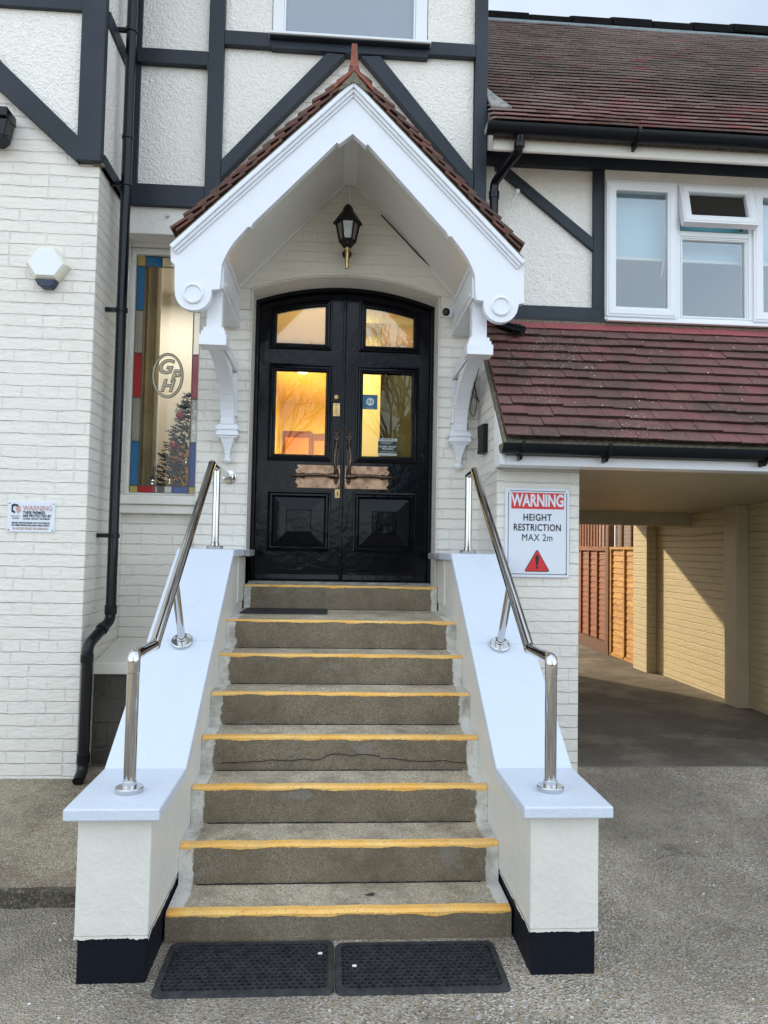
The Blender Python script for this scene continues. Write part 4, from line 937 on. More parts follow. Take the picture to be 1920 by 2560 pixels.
# ------------------------------------------------------------------ STAIRCASE
ST = thing('entrance_steps', 'flight of eight worn concrete steps with yellow painted nosings between two white capped walls', 'steps', (0, 3.06, 0))
ny = [3.068 + .2435 * i for i in range(7)] + [5.285]
nz = [.114 + .1701 * i for i in range(7)] + [1.305]
for i in range(8):
    yb = ny[i + 1] + .02 if i < 7 else 5.60
    z0 = (nz[i - 1] - .06) if i else -.05
    xw = .699 if i < 7 else .684
    g = MB(); n = 36; e = .014
    vs = []; fs = []
    for k in range(n + 1):
        x = -xw + 2 * xw * k / n
        q = .0035 * noise.noise(Vector((x * 7, i * 3.1, 0))) + .0015 * noise.noise(Vector((x * 40, i, 5)))
        y_ = ny[i] + q; z_ = nz[i] + .4 * q
        vs += [(x, y_ + .003, z0), (x, y_, z_ - e), (x, y_ + .004, z_ - .004), (x, y_ + e, z_), (x, yb, nz[i] + .004)]
    for k in range(n):
        for j in range(4): fs.append((k * 5 + j, k * 5 + 5 + j, k * 5 + 6 + j, k * 5 + 1 + j))
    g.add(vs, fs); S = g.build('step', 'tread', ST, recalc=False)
    # painted nosing
    g = MB(); n = 110; vs = []; fs = []; x1 = xw - .004
    wtop = .046 if i < 4 else .034
    for k in range(n + 1):
        x = -x1 + 2 * x1 * k / n
        q = .0035 * noise.noise(Vector((x * 7, i * 3.1, 0))) + .0015 * noise.noise(Vector((x * 40, i, 5)))
        y_ = ny[i] + q; z_ = nz[i] + .4 * q
        dr = (.014 if i < 4 else .010) + .008 * noise.noise(Vector((x * 9, i * 7.7, 2))) + .009 * max(0, noise.noise(Vector((x * 4.1, i * 5.7, 9)))) + .004 * noise.noise(Vector((x * 60, i, 1)))
        bk = wtop + .002 * noise.noise(Vector((x * 30, i, 8)))
        vs += [(x, y_ - .0012, z_ - max(.006, dr)), (x, y_ - .0022, z_ - .006), (x, y_ + .004, z_ - .002), (x, y_ + e, z_ + .0022), (x, y_ + bk, z_ + .0026)]
    for k in range(n):
        for j in range(4): fs.append((k * 5 + j, k * 5 + 5 + j, k * 5 + 6 + j, k * 5 + 1 + j))
    g.add(vs, fs); g.build('nosing_strip', 'yellow', S, recalc=False)
# crack lines in risers
g = MB()
def crack(pts, y, wd=.0016):
    for (a, b) in zip(pts, pts[1:]):
        g.obox((a[0], y - .0012, a[1] - wd), (b[0] - a[0], 0, b[1] - a[1]), (0, .002, 0), (0, 0, wd * 2))
def wander(x0, x1, z0, z1, n, a): return [(x0 + (x1 - x0) * k / n + rnd.uniform(-a, a) * .5, z0 + (z1 - z0) * k / n + rnd.uniform(-a, a)) for k in range(n + 1)]
crack(wander(-.60, -.10, .50, .515, 12, .006) + wander(-.06, .20, .54, .53, 7, .006), ny[2] + .17 * 0 + .2435 - .002)
crack(wander(.20, .64, .515, .50, 12, .006), ny[3] - .002)
for x, i in ((-.05, 7), (-.30, 4), (-.15, 4), (.06, 4), (-.32, 3), (-.05, 3), (.10, 3), (-.25, 3), (.32, 3)):
    crack(wander(x, x + .004, nz[i - 1] + .002, nz[i] - (.02 if i == 7 else .09), 6, .003), ny[i] - .001)
g.build('hairline_crack', 'sign_black', ST)
for i in range(1, 8):
    g = MB()
    for k in range(30):
        x = -.62 + 1.24 * k / 30
        hh = nz[i - 1] + .0055 + rnd.random() * .003; g.box(x, x + .04134, ny[i] - .0045 - rnd.random() * .002, ny[i] + .003, nz[i - 1] - .001, hh)
    g.build('riser_joint', 'dark_gap', ST)
for s in (-1, 1):
    ia, oa = (.70, .962)
    a, b = sorted((s * ia, s * oa))
    prof = [(2.79, .168), (WY, .168), (WY, 1.512), (4.54, 1.512), (3.225, .594), (2.79, .594)]
    MB().prism(prof, 'yz', a, b).build('side_wall', 'cream', ST, .006)
    a1, b1 = sorted((s * (ia + .008), s * (oa - .010)))
    MB().prism([(2.80, -.02), (WY, -.02), (WY, .167), (2.80, .167)], 'yz', a1, b1).build('black_plinth', 'plinth', ST, .004)
    g = MB(); n = 60; vs = []; fs = []            # ragged lower edge of the white paint over the plinth
    for k in range(n + 1):
        x = a + (b - a) * k / n; d_ = .006 + .008 * noise.noise(Vector((x * 21, s, 1))) + .004 * noise.noise(Vector((x * 90, s, 4)))
        vs += [(x, 2.7885, .172), (x, 2.7885, .168 - max(0, d_))]
    for k in range(n): fs.append((k * 2, k * 2 + 1, k * 2 + 3, k * 2 + 2))
    m0 = len(vs)
    for k in range(n + 1):
        y = 2.79 + .5 * k / n; d_ = .006 + .010 * noise.noise(Vector((y * 17, s * 3, 1))) + .004 * noise.noise(Vector((y * 90, s, 7)))
        vs += [(s * ia - s * .0012, y, .172), (s * ia - s * .0012, y, .168 - max(0, d_))]
    for k in range(n): fs.append((m0 + k * 2, m0 + k * 2 + 1, m0 + k * 2 + 3, m0 + k * 2 + 2))
    g.add(vs, fs); g.build('paint_edge', 'cream', ST)
    ca, cb = sorted((s * .662, s * 1.0))
    t = .044
    lowc = [(2.74, .638 - t), (3.215, .638 - t), (3.869, 1.095 - t * 1.0), (3.869, 1.095), (3.218, .640), (2.74, .637)]
    upc = [(3.872, 1.097 - t), (4.542, 1.556 - t), (WY, 1.556 - t), (WY, 1.556), (4.536, 1.556), (3.872, 1.0975)]
    MB().prism(lowc, 'yz', ca, cb).build('coping', 'coping', ST, .006, segs=3)
    MB().prism(upc, 'yz', ca, cb).build('coping', 'coping', ST, .005, segs=3)
    q0, q1 = sorted((s * .628, s * .661)); MB().box(q0, q1, 5.06, WY - .001, 1.510, 1.552).build('coping_return', 'stone', ST, .004)
    q0, q1 = sorted((s * .690, s * .699)); MB().box(q0, q1, 5.0, 5.6, 1.2, 1.505).build('reveal_patch', 'cream', ST)

# ------------------------------------------------------------------ HANDRAILS
def handrail(s, label):
    x = s * (.82 if s < 0 else .815)
    H = thing('handrail', label, 'handrail', (x, 2.93, .637), 'polished tube handrails on the side walls')
    r_ = .0235
    def flange(P, c, z_n=(0, 0, 1)):
        MB().lathe([(.051, 0), (.053, .003), (.053, .017), (.050, .020), (.022, .020)], (0, 0, 0), 'z', 32)
        g = MB().lathe([(.051, 0), (.053, .003), (.053, .017), (.050, .020), (.022, .020)], c, 'z', 32).lathe([(.0265, .020), (.0265, .040), (.0245, .042)], c, 'z', 28)
        return g.build('base_flange', 'chrome', P, smooth=True)
    P1 = MB().tube([(x, 2.93, .637), (x, 2.93, 1.085)], r_, 28).build('post', 'chrome', H, smooth=True); flange(P1, (x, 2.93, .6375))
    K = (x, 3.262, 1.150)
    AP = (x, 4.61, 2.080)
    MB().tube(bend([(x, 2.93, 1.088), (x, 2.93, 1.153), (x, 3.02, 1.153)], .022, 6), r_ + .0012, 28).build('elbow', 'chrome', H, smooth=True)
    MB().tube([(x, 3.0, 1.153), K], r_ - .001, 28).build('rail', 'chrome', H, smooth=True)
    MB().sphere(K, r_ + .0022, 28).build('knuckle_joint', 'chrome', H, smooth=True)
    MB().tube([K, AP], r_, 28).build('rail', 'chrome', H, smooth=True)
    MB().sphere(AP, r_ + .001, 28).build('knuckle_joint', 'chrome', H, smooth=True)
    yb = WY - .02 if s < 0 else 4.83
    MB().tube([AP, (x, yb, 2.072)], r_ - .0005, 28).build('rail', 'chrome', H, smooth=True)
    P2 = MB().tube([(x, 3.85, 1.085), (x, 3.630, 1.404)], .0195, 24).build('post', 'chrome', H, smooth=True)
    g = MB(); g.lathe([(.051, 0), (.053, .003), (.053, .017), (.050, .020), (.046, .020), (.044, .012), (.024, .012), (.024, .034), (.020, .036)], (0, 0, 0), 'z', 32)
    Rx = Matrix.Rotation(R(34.9), 3, 'X'); g.v = [tuple(Rx @ Vector(v) + Vector((x, 3.852, 1.0835))) for v in g.v]; g.build('base_flange', 'chrome', P2, smooth=True)
    P3 = MB().tube([(x, 4.80, 1.557), (x, 4.80, 2.06)], r_ - .001, 28).build('post', 'chrome', H, smooth=True); flange(P3, (x, 4.80, 1.5565))
    if s < 0: MB().lathe([(.046, 0), (.046, -.018), (.028, -.022)], (x, WY - .002, 2.072), 'y', 28).build('wall_flange', 'chrome', H, smooth=True)
    return H
handrail(-1, 'polished steel handrail on the left white wall, its top end fixed to the brick')
handrail(1, 'polished steel handrail on the right hand white wall, beside the red and white height sign')

# ------------------------------------------------------------------ RUBBER MATS
def rubber_mat(x0, x1, y0, y1, z, label):
    Mt = thing('rubber_mat', label, 'door mat', ((x0 + x1) / 2, (y0 + y1) / 2, z), 'ring rubber mats on the ground at the foot of the steps')
    W_, D_ = x1 - x0, y1 - y0; b = .024
    def rr(i, c=.03):
        o_ = []
        for cx_, cy_, a0 in ((x1 - i - c, y0 + i + c, -90), (x1 - i - c, y1 - i - c, 0), (x0 + i + c, y1 - i - c, 90), (x0 + i + c, y0 + i + c, 180)):
            for k in range(5): a = R(a0 + 90 * k / 4); o_.append((cx_ + c * math.cos(a), cy_ + c * math.sin(a)))
        return o_
    def lz(p): return z + .004 * noise.noise(Vector((p[0] * 5, p[1] * 5, 0)))
    loops = [[(p[0], p[1], zz + lz(p)) for p in rr(i)] for i, zz in ((0, .001), (.002, .011), (b - .004, .014), (b, .013), (b, .002))]
    MB().loft(loops).build('border', 'rubber', Mt, smooth=True)
    g = MB(); pitch = .0262; rr_ = .0105
    ny_ = int((D_ - 2 * b) / (pitch * .80)); nx2 = int((W_ - 2 * b) / pitch)
    ox, oy = x0 + b + (W_ - 2 * b - (nx2 - .5) * pitch) / 2, y0 + b + .010
    seg = 10; vs = []; fs = []
    for j in range(ny_):
        for i in range(nx2):
            cx_ = ox + i * pitch + (pitch / 2 if j % 2 else 0) - .002; cy_ = oy + j * (D_ - 2 * b - .02) / (ny_ - 1)
            if cx_ > x1 - b - .006: continue
            n0 = len(vs)
            for (ra, za) in ((.0128, .002), (.0128, .0105), (.0092, .0115), (.0092, .002)):
                for k in range(seg):
                    a = 2 * math.pi * k / seg; vs.append((cx_ + ra * math.cos(a), cy_ + ra * math.sin(a), z + za))
            for q in range(3):
                for k in range(seg):
                    a = n0 + q * seg + k; c_ = n0 + q * seg + (k + 1) % seg; fs.append((a, c_, c_ + seg, a + seg))
    g.add(vs, fs); g.build('ring_grid', 'rubber', Mt)
    MB().box(x0 + b, x1 - b, y0 + b, y1 - b, z + .001, z + .004).build('web', 'rubber', Mt)
    return Mt
rubber_mat(-.668, -.026, 2.700, 3.052, .0, 'left one of two black ring rubber mats below the bottom step')
rubber_mat(-.022, .612, 2.694, 3.030, .0, 'right one of two black ring rubber mats below the bottom step')
LM = MB()
nn = 24
LM.box(-.665, -.095, 4.91, 5.27, nz[6] + .0045, nz[6] + .011)
for k in range(46): LM.box(-.66 + k * .0123, -.66 + k * .0123 + .006, 4.92, 5.26, nz[6] + .011, nz[6] + .0135)
tag(LM.build('ribbed_mat', 'rubber', None), 'thin dark ribbed mat lying on the landing step below the door', 'door mat')

# ------------------------------------------------------------------ LANTERN
LA = thing('wall_lantern', 'black and brass hexagonal lantern hanging under the porch roof', 'lantern', (-.012, WY, 3.77))
lc = (-.012, 5.15)
def hexa(r_, z): return [(lc[0] + r_ * math.cos(R(60 * k)), lc[1] + r_ * math.sin(R(60 * k)), z) for k in range(6)]
def capm(mb): n = len(mb.v); mb.f += [(5, 4, 3, 2, 1, 0), (n - 6, n - 5, n - 4, n - 3, n - 2, n - 1)]; return mb
g = MB().loft([hexa(.103, 3.868), hexa(.105, 3.875), hexa(.066, 3.930), hexa(.036, 3.972), hexa(.036, 3.982), hexa(.026, 4.000), hexa(.008, 4.015)]); capm(g); g.build('lantern_roof', 'flap', LA)
g = MB()
for k in range(6):
    a = R(60 * k); g.tube([(lc[0] + .056 * math.cos(a), lc[1] + .056 * math.sin(a), 3.745), (lc[0] + .084 * math.cos(a), lc[1] + .084 * math.sin(a), 3.876)], .0065, 6)
g.loft([hexa(.060, 3.735), hexa(.064, 3.745), hexa(.060, 3.752), hexa(.050, 3.735)])
g.loft([hexa(.030, 3.70), hexa(.046, 3.722), hexa(.062, 3.737)])
g.build('lantern_cage', 'flap', LA)
g = MB().loft([hexa(.053, 3.748), hexa(.080, 3.872)]); g.build('lantern_glass', 'lampglass', LA)
MB().lathe([(.034, 3.716 - 3.77), (.044, -.044), (.042, -.032), (.02, -.030)], (lc[0], lc[1], 3.77), 'z', 20).build('brass_collar', 'brass', LA, smooth=True)
MB().tube([(lc[0], 5.15, 3.74), (lc[0], 5.15, 3.79)], [.018, .015], 12).sphere((lc[0], 5.15, 3.81), .026, 14, (1, 1, 1.3)).build('bulb', 'sign_grey', LA, smooth=True)
MB().tube([(lc[0], 5.15, 3.725), (lc[0], 5.15, 3.68), (lc[0], 5.155, 3.60), (lc[0], 5.16, 3.555)], [.012, .016, .0135, .013], 14).sphere((lc[0], 5.15, 3.69), .022, 14).build('brass_stem', 'brass', LA, smooth=True)
MB().tube([(lc[0], 5.155, 3.67), (lc[0], 5.24, 3.65), (lc[0], 5.37, 3.72)], .010, 10).lathe([(.034, -.012), (.030, -.028), (.012, -.034)], (lc[0], WY - .012, 3.735), 'y', 20).build('wall_arm', 'flap', LA, smooth=True)

# ------------------------------------------------------------------ ALARM BOX, SIGNS, CCTV, BLACK BOX
AL = thing('alarm_box', 'white hexagonal burglar alarm box with a dark blue base on the left brick wall', 'alarm box', (-1.885, 4.72, 3.30))
ac = (-1.884, 3.300)
hx_ = [(-.058, .120), (.050, .120), (.128, .010), (.062, -.085), (-.070, -.085), (-.132, .012)]
P = [(ac[0] + x, ac[1] + z) for x, z in hx_][::-1]
g = MB().loft([[(p[0], 4.719, p[1]) for p in P], [(p[0], 4.675, p[1]) for p in P], [(p[0], 4.655, p[1]) for p in offset(P, .014)]]); n = len(g.v); g.f.append(tuple(range(n - 6, n))); g.build('housing', 'alarm_cream', AL, .004)
Pi = offset(P, .016); g = MB().loft([[(p[0], 4.657, p[1]) for p in Pi], [(p[0], 4.648, p[1]) for p in offset(P, .020)]]); n = len(g.v); g.f.append(tuple(range(n - 6, n))); g.build('front_cover', 'alarm_white', AL, .003)
MB().prism([(ac[0] - .070, ac[1] - .086), (ac[0] + .062, ac[1] - .086), (ac[0] + .095, ac[1] - .050), (ac[0] + .10, ac[1] - .065), (ac[0] + .052, ac[1] - .120), (ac[0] + .030, ac[1] - .135), (ac[0] - .030, ac[1] - .135), (ac[0] - .052, ac[1] - .122)][:2] + [(ac[0] + .045, ac[1] - .122), (ac[0] + .028, ac[1] - .136), (ac[0] - .030, ac[1] - .136), (ac[0] - .050, ac[1] - .122)], 'xz', 4.66, 4.719).build('strobe_base', 'alarm_blue', AL, .005)

SG = thing('camera_warning_sign', 'small faded white and pink camera warning sign on the left brick wall', 'sign', (-1.935, 4.72, 1.74))
MB().box(-2.078, -1.790, 4.712, 4.719, 1.640, 1.828).build('sign_plate', 'sign_white', SG, .0015)
g = MB()
for x in (-2.066, -1.802):
    for z in (1.652, 1.816): g.lathe([(.004, 0), (.003, -.003)], (x, 4.712, z), 'y', 10)
g.build('screws', 'sign_black', SG)
text(SG, 'sign_lettering', 'WARNING', .046, -1.985, 4.7112, 1.787, 'sign_pink', 'LEFT', .0006, .80)
text(SG, 'sign_lettering', 'THESE PREMISES', .0235, -1.983, 4.7112, 1.760, 'sign_black', 'LEFT', .0004, .80)
text(SG, 'sign_lettering', 'ARE PROTECTED BY', .0235, -1.983, 4.7112, 1.740, 'sign_black', 'LEFT', .0004, .80)
text(SG, 'sign_lettering', 'CLOSED CIRCUIT TELEVISION', .0145, -1.983, 4.7112, 1.722, 'sign_black', 'LEFT', .0001, .84)
text(SG, 'sign_lettering', 'IMAGES ARE RECORDED FOR THE PURPOSE', .0145, -1.934, 4.7112, 1.696, 'sign_black', 'CENTER', .0002, .80)
text(SG, 'sign_lettering', 'OF CRIME PREVENTION AND PUBLIC SAFETY', .0145, -1.934, 4.7112, 1.681, 'sign_black', 'CENTER', .0002, .78)
text(SG, 'sign_lettering', '24 HOUR VIDEO RECORDING', .0195, -1.934, 4.7112, 1.661, 'sign_pink', 'CENTER', .0003, .82)
g = MB().prism([(-2.052, 1.808), (-2.034, 1.815), (-2.012, 1.808), (-2.012, 1.795), (-2.030, 1.802), (-2.044, 1.795), (-2.044, 1.775), (-2.030, 1.766), (-2.030, 1.754), (-2.052, 1.765)], 'xz', 4.7095, 4.712); g.build('emblem', 'sign_black', SG)
MB().prism([(-2.028, 1.796), (-2.006, 1.804), (-1.996, 1.790), (-1.998, 1.765), (-2.016, 1.755), (-2.022, 1.77)], 'xz', 4.7095, 4.712).build('emblem', 'sign_pink', SG)
text(SG, 'sign_lettering', 'SECURITY', .0125, -2.025, 4.7112, 1.738, 'sign_pink'); text(SG, 'sign_lettering', 'SYSTEMS', .0105, -2.025, 4.7112, 1.724, 'sign_black')

HS = thing('height_restriction_sign', 'white and red height restriction warning sign on the brick pillar', 'sign', (1.247, 4.72, 1.70))
MB().box(1.037, 1.458, 4.700, 4.719, 1.412, 1.988).build('sign_plate', 'sign_white', HS, .003)
holed(rect(1.055, 1.441, 1.431, 1.970), [rect(1.0585, 1.4375, 1.4345, 1.9665)], 'xz', 4.6985, 4.7005).build('border_line', 'sign_black', HS)
MB().box(1.076, 1.421, 4.698, 4.7005, 1.853, 1.957).build('red_band', 'sign_red', HS)
g = MB()
for x in (1.060, 1.438):
    for z in (1.437, 1.965): g.lathe([(.006, 0), (.004, -.004)], (x, 4.700, z), 'y', 12)
g.build('screws', 'chrome', HS)
text(HS, 'sign_lettering', 'WARNING', .108, 1.2485, 4.6975, 1.904, 'sign_white', bold=.0035, sx=.655)
text(HS, 'sign_lettering', 'HEIGHT', .062, 1.247, 4.6995, 1.796, 'sign_black', bold=.0012, sx=.80, space=1.1)
text(HS, 'sign_lettering', 'RESTRICTION', .062, 1.247, 4.6995, 1.731, 'sign_black', bold=.0012, sx=.76, space=1.1)
text(HS, 'sign_lettering', 'MAX 2m', .064, 1.247, 4.6995, 1.666, 'sign_black', bold=0, sx=.82, space=1.08)
def tri(cx_, z0, w_, h_, c, y0, y1, nm, mt_):
    pts = []
    for (px, pz) in ((cx_ - w_ / 2, z0), (cx_ + w_ / 2, z0), (cx_, z0 + h_)):
        pts.append((px, pz))
    o_ = []
    for i in range(3):
        p0, p, p1 = Vector(pts[i - 1]), Vector(pts[i]), Vector(pts[(i + 1) % 3]); a = p + (p0 - p).normalized() * c; b = p + (p1 - p).normalized() * c
        for k in range(5): t = k / 4; q = a * (1 - t) ** 2 + p * 2 * t * (1 - t) + b * t * t; o_.append((q.x, q.y))
    MB().prism(o_, 'xz', y0, y1).build(nm, mt_, HS)
tri(1.247, 1.448, .170, .148, .018, 4.6985, 4.7005, 'hazard_triangle', 'sign_black'); tri(1.247, 1.4525, .156, .136, .016, 4.6975, 4.6985, 'hazard_triangle', 'sign_red')
MB().prism([(1.2405, 1.489), (1.2535, 1.489), (1.2590, 1.540), (1.2560, 1.552), (1.247, 1.557), (1.2380, 1.552), (1.2350, 1.540)], 'xz', 4.6965, 4.6975).lathe([(.0085, 0), (.0085, -.001)], (1.247, 4.6975, 1.4755), 'y', 16).build('exclamation_mark', 'sign_black', HS)

CC = thing('security_camera', 'small white dome headed security camera beside the right porch bracket', 'camera', (.76, WY, 3.30))
MB().tube([(.795, 5.37, 3.325), (.78, 5.30, 3.318)], .042, 20).tube([(.785, 5.33, 3.32), (.715, 5.235, 3.295)], [.038, .037], 20).build('camera_body', 'alarm_white', CC, .004, smooth=True)
MB().tube([(.7165, 5.237, 3.2955), (.709, 5.227, 3.2925)], .029, 20).build('lens_ring', 'flap', CC)
MB().tube([(.710, 5.228, 3.293), (.706, 5.223, 3.2915)], .012, 14).build('lens', 'bronze_dark', CC)
g = MB()
for k in range(8): a = R(45 * k); g.sphere((.7085 + .019 * math.cos(a) * .8, 5.2265 - .019 * math.cos(a) * .55, 3.2925 + .019 * math.sin(a)), .003, 6)
g.build('infrared_diodes', 'terracotta', CC)
MB().box(.815, .87, 5.33, 5.378, 3.20, 3.30).build('junction_box', 'alarm_white', CC, .004)

BB = thing('black_wall_box', 'slim black vented metal box on the painted brick beside the right bracket', 'box', (.985, 5.1, 2.36))
MB().prism([(.984, 5.02), (.984, 5.17), (.935, 5.15), (.952, 5.02)], 'xy', 2.255, 2.455).build('box_body', 'flap', BB, .003)
g = MB()
for k in range(5): g.obox((.9335, 5.145 - .0, 2.285 + k * .018), (.004, -.012, 0), (-.001, 0, 0), (0, 0, .008))
g.build('vent_slots', 'chip', BB)

# ------------------------------------------------------------------ FENCE, GATE, FAR HOUSE
GT = thing('wooden_gate', 'honey coloured wooden panel gate at the far end of the passage', 'gate', (3.9, 9.8, .1))
def panelboards(parent, y0, y1, z0, z1, rails, mat, x=3.9, nm='board_panel', rowh=.085):
    g = MB(); z = z0
    while z < z1 - .02:
        h = rowh + rnd.uniform(-.01, .012)
        n = 10; vs = []; fs = []
        for k in range(n + 1):
            y = y0 + (y1 - y0) * k / n; wv = .008 * noise.noise(Vector((y * 3, z * 9, 0)))
            zt = min(z + h + wv + .012, z1)
            vs += [(x - .004, y, zt), (x - .016, y, z + wv), (x + .004, y, z + wv), (x + .008, y, zt)]
        for k in range(n):
            for j in range(3): fs.append((k * 4 + j, k * 4 + 4 + j, k * 4 + 5 + j, k * 4 + 1 + j))
        g.add(vs, fs); z += h
    g.build(nm, mat, parent)
panelboards(GT, 9.34, 10.30, .17, 1.62, [], 'wood_gate')
for y0, y1 in ((9.32, 9.36), (9.79, 9.83), (10.27, 10.31)): MB().box(3.865, 3.885, y0, y1, .14, 1.64).build('stile', 'wood_gate', GT)
MB().box(3.86, 3.92, 9.30, 10.32, 1.62, 1.655).box(3.865, 3.885, 9.30, 10.32, .13, .17).build('rail', 'wood_gate', GT)
FN = thing('panel_fence', 'red brown stained fence panels with a picket top beyond the gate', 'fence', (3.9, 11.5, .1))
panelboards(FN, 10.46, 13.4, .30, 1.60, [], 'wood_fence', 3.905)
for k in range(9): y = 10.48 + k * .36; MB().box(3.87, 3.895, y, y + .035, .28, 1.60).build('batten', 'wood_fence', FN)
MB().box(3.86, 3.93, 10.42, 13.4, 1.60, 1.66).build('cap_rail', 'wood_fence', FN)
MB().box(3.86, 3.93, 10.42, 13.4, .05, .29).build('gravel_board', 'wood_dark', FN)
for y in (10.35, 12.2): MB().box(3.855, 3.945, y, y + .09, 0, 2.3).build('fence_post', 'wood_dark', FN)
g = MB()
for k in range(20): y = 10.50 + k * .13; g.box(3.90, 3.925, y, y + .05, 1.66, 2.15)
g.box(3.89, 3.93, 10.42, 13.4, 2.15, 2.2); g.build('picket_top', 'wood_fence', FN)
MB().box(3.89, 3.925, 9.62, 9.66, 1.655, 2.4).box(3.89, 3.925, 9.34, 9.40, 1.655, 2.4).box(3.89, 3.925, 9.50, 9.55, 1.655, 2.4).box(3.89, 3.925, 9.95, 10.02, 1.655, 2.4).build('picket_top', 'wood_dark', FN)
FH = thing('brick_house', 'brown brick house seen over the gate at the end of the passage', 'house', (9, 16, .1))
MB().box(5.4, 12, 12.5, 20, .1, 6).build('wall', 'brick_red', FH)
MB().prism([(12.2, 6), (20.3, 6), (16.2, 9)], 'yz', 5.2, 12.2).build('roof', 'tile_low', FH)
MB().box(5.37, 5.41, 14, 15, 1.6, 2.8).build('window', 'pvc', FH)

# ------------------------------------------------------------------ CHRISTMAS TREE inside the leaded window
XT = thing('christmas_tree', 'small frosted christmas tree with baubles inside the leaded window', 'christmas tree', (-1.22, 5.86, 1.66))
g = MB(); fr = random.Random(3)
for k in range(1300):
    h = fr.random() ** 1.7; z = 1.90 + h * .85; rad = .33 * (1 - h) + .02
    a = fr.random() * 2 * math.pi; rr_ = rad * math.sqrt(fr.random()); x = -1.20 + rr_ * math.cos(a) * .95; y = 5.86 + rr_ * math.sin(a) * .6
    if x > -1.06 or y < 5.62: continue
    d = Vector((math.cos(a) * .8, math.sin(a) * .5, fr.uniform(-.2, .5))).normalized(); s_ = d.orthogonal().normalized()
    l = fr.uniform(.04, .09); p = Vector((x, y, z))
    g.add([p - s_ * .008, p + s_ * .008, p + d * l + s_ * .002], [(0, 1, 2)])
    for q in (-1, 1):
        for j in (.3, .6): c_ = p + d * l * j; e_ = c_ + (d + s_ * q * 1.2).normalized() * l * .4; g.add([c_ - d * .006, c_ + d * .006, e_], [(0, 1, 2)])
g.build('foliage', 'fir', XT)
MB().tube([(-1.2, 5.88, 1.66), (-1.2, 5.88, 2.85)], [.015, .004], 8).build('trunk', 'bark', XT)
for (x, z, r_, mt_) in ((-1.31, 2.04, .03, 'bauble'), (-1.44, 2.03, .035, 'bauble_silver'), (-1.29, 2.33, .028, 'bauble_red'), (-1.25, 2.56, .03, 'bauble_red'), (-1.19, 2.20, .03, 'bauble_silver'), (-1.48, 2.0, .03, 'bauble')):
    MB().sphere((x, 5.68, z), r_, 16).build('bauble', mt_, XT, smooth=True)

# ------------------------------------------------------------------ SMALL LITTER
g = MB(); g.add([(0, 0, 0), (.03, .01, .004), (.05, .0, .008), (.035, -.012, .003), (.015, -.01, .002)], [(0, 1, 2, 3, 4)]);
g.v = [(v[0] + .10, v[1] + 3.20, v[2] + nz[0] + .004) for v in g.v]; tag(g.build('dead_leaf', 'leafm', None, recalc=False), 'small curled dead leaf on the bottom tread', 'leaf')
GR = MB(); fr = random.Random(5)
for k in range(60):
    p = Vector((.72 + fr.gauss(0, .03), 2.50 + fr.gauss(0, .012), 0)); l = fr.uniform(.008, .022); a = fr.random() * 6.28; d = Vector((math.cos(a) * .4, math.sin(a) * .4, 1)) * l
    GR.add([p + Vector((-.0012, 0, 0)), p + Vector((.0012, 0, 0)), p + d], [(0, 1, 2)])
tag(GR.build('grass_tuft', 'grass', None, recalc=False), 'tiny green grass tuft growing in the concrete by the right plinth', 'grass', kind='stuff')
g = MB(); fr = random.Random(9)
for k in range(150):
    x, y = fr.uniform(-1.6, 3.2), fr.uniform(2.4, 4.8); 
    if -1.02 < x < 1.02 and y > 2.66: continue
    if x < -.95 and y > 3.3: continue
    s_ = fr.uniform(.002, .006); g.sphere((x, y, gz(y) + s_ * .3), s_, 6, (1.3, 1, .5))
for (x, y) in ((-.08, 2.95), (.05, 2.86), (1.2, 3.6)): g.sphere((x, y, gz(y) + .013 if x < .6 else gz(y)), .007, 8, (1.5, 1, .6))
tag(g.build('gravel', 'chip', None), 'tiny pale stones scattered over the driveway concrete', 'gravel', kind='stuff')

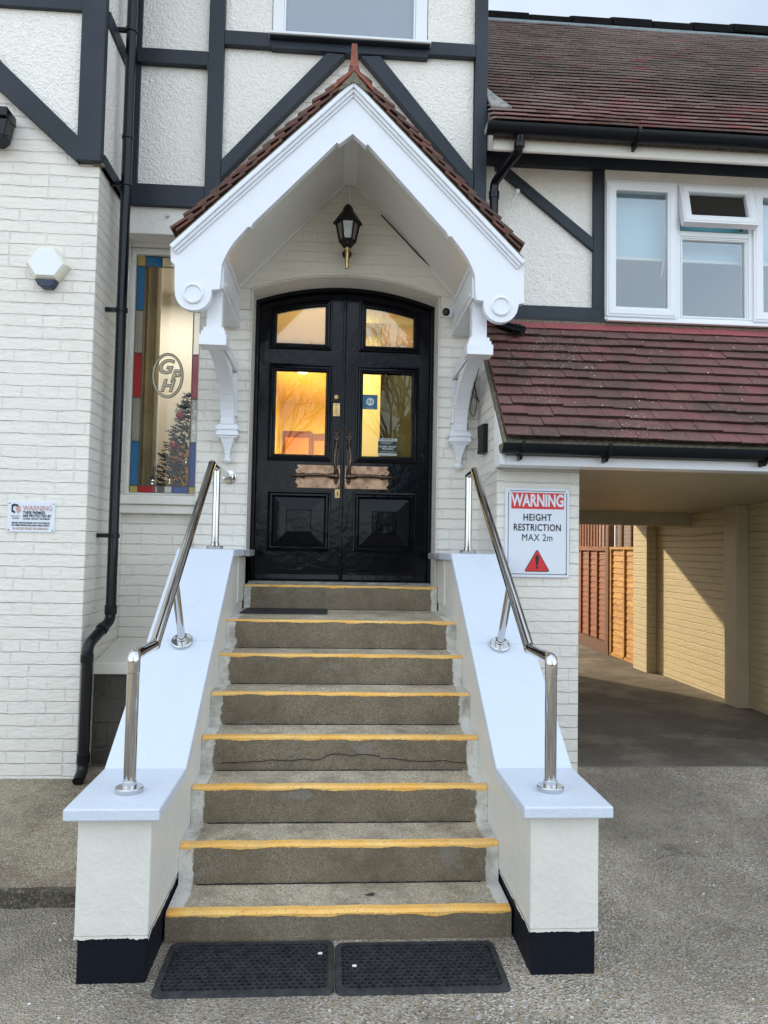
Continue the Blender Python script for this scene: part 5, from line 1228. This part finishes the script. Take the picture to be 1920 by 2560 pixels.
# ------------------------------------------------------------------ what stands behind the camera (reflected in glass and steel)
def bare_tree(x, y, h, seed, label):
    T = thing('bare_tree', label, 'tree', (x, y, 0), 'bare winter trees across the street')
    fr = random.Random(seed); tr = MB(); cr = MB()
    def grow(p, d, l, r_, lev):
        q = p + d * l; (tr if lev < 1 else cr).tube([p, (p + q) / 2 + Vector((fr.uniform(-1, 1), fr.uniform(-1, 1), 0)) * l * .05, q], [r_, r_ * .85, r_ * .7], 6 if lev < 3 else 3, False)
        if lev >= 5: return
        for k in range(4 if lev < 3 else 3):
            a = fr.random() * 6.28; t = fr.uniform(.25, .65); o_ = d.orthogonal().normalized(); o_.rotate(Matrix.Rotation(a, 3, d))
            nd = (d + o_ * t + Vector((0, 0, .12))).normalized(); grow(q, nd, l * fr.uniform(.62, .82), r_ * .6, lev + 1)
    grow(Vector((x, y, 0)), Vector((0, 0, 1)), h * .26, h * .013, 0)
    tr.build('trunk', 'bark', T); cr.build('crown', 'bark', T)
bare_tree(-2.5, -13, 10, 1, 'bare winter tree behind the viewer, mirrored in the left door pane')
bare_tree(2.6, -14, 11, 2, 'bare winter tree behind the viewer, mirrored in the right door pane')
bare_tree(7.5, -16, 11, 4, 'bare winter tree behind the viewer, further along the street')
HG = MB(); fr = random.Random(8)
for k in range(2600):
    p = Vector((fr.uniform(-14, 14), -19 + fr.gauss(0, .35), fr.uniform(0, 1.9) ** 1.0)); a = Vector((fr.gauss(0, 1), fr.gauss(0, 1), fr.gauss(0, 1))).normalized() * .14; b = a.orthogonal().normalized() * .10
    HG.add([p - a, p + b, p + a, p - b], [(0, 1, 2, 3)])
HE = thing('hedge', 'clipped evergreen hedge across the street behind the viewer', 'hedge', (0, -19, 0)); HG.build('foliage', 'hedge', HE, recalc=False); MB().box(-14, 14, -19.3, -18.7, 0, 1.7).build('stems', 'hedge', HE)
EV = thing('evergreen_tree', 'tall dark evergreen behind the viewer, mirrored low in the right door pane', 'tree', (3.6, -20, 0))
g = MB(); fr = random.Random(12)
for k in range(5200):
    z = fr.uniform(.4, 7.4); rr_ = 2.6 * (1 - (z / 8.2) ** 2) * math.sqrt(fr.random()) + fr.gauss(0, .15); a_ = fr.random() * 6.283
    p = Vector((3.6 + rr_ * math.cos(a_), -20 + rr_ * math.sin(a_), z)); a = Vector((fr.gauss(0, 1), fr.gauss(0, 1), fr.gauss(0, 1))).normalized() * .2; b = a.orthogonal().normalized() * .13
    g.add([p - a, p + b, p + a, p - b], [(0, 1, 2, 3)])
g.build('crown', 'hedge', EV, recalc=False); MB().tube([(3.6, -20, 0), (3.6, -20, 6.5)], [.25, .06], 10).build('trunk', 'bark', EV)
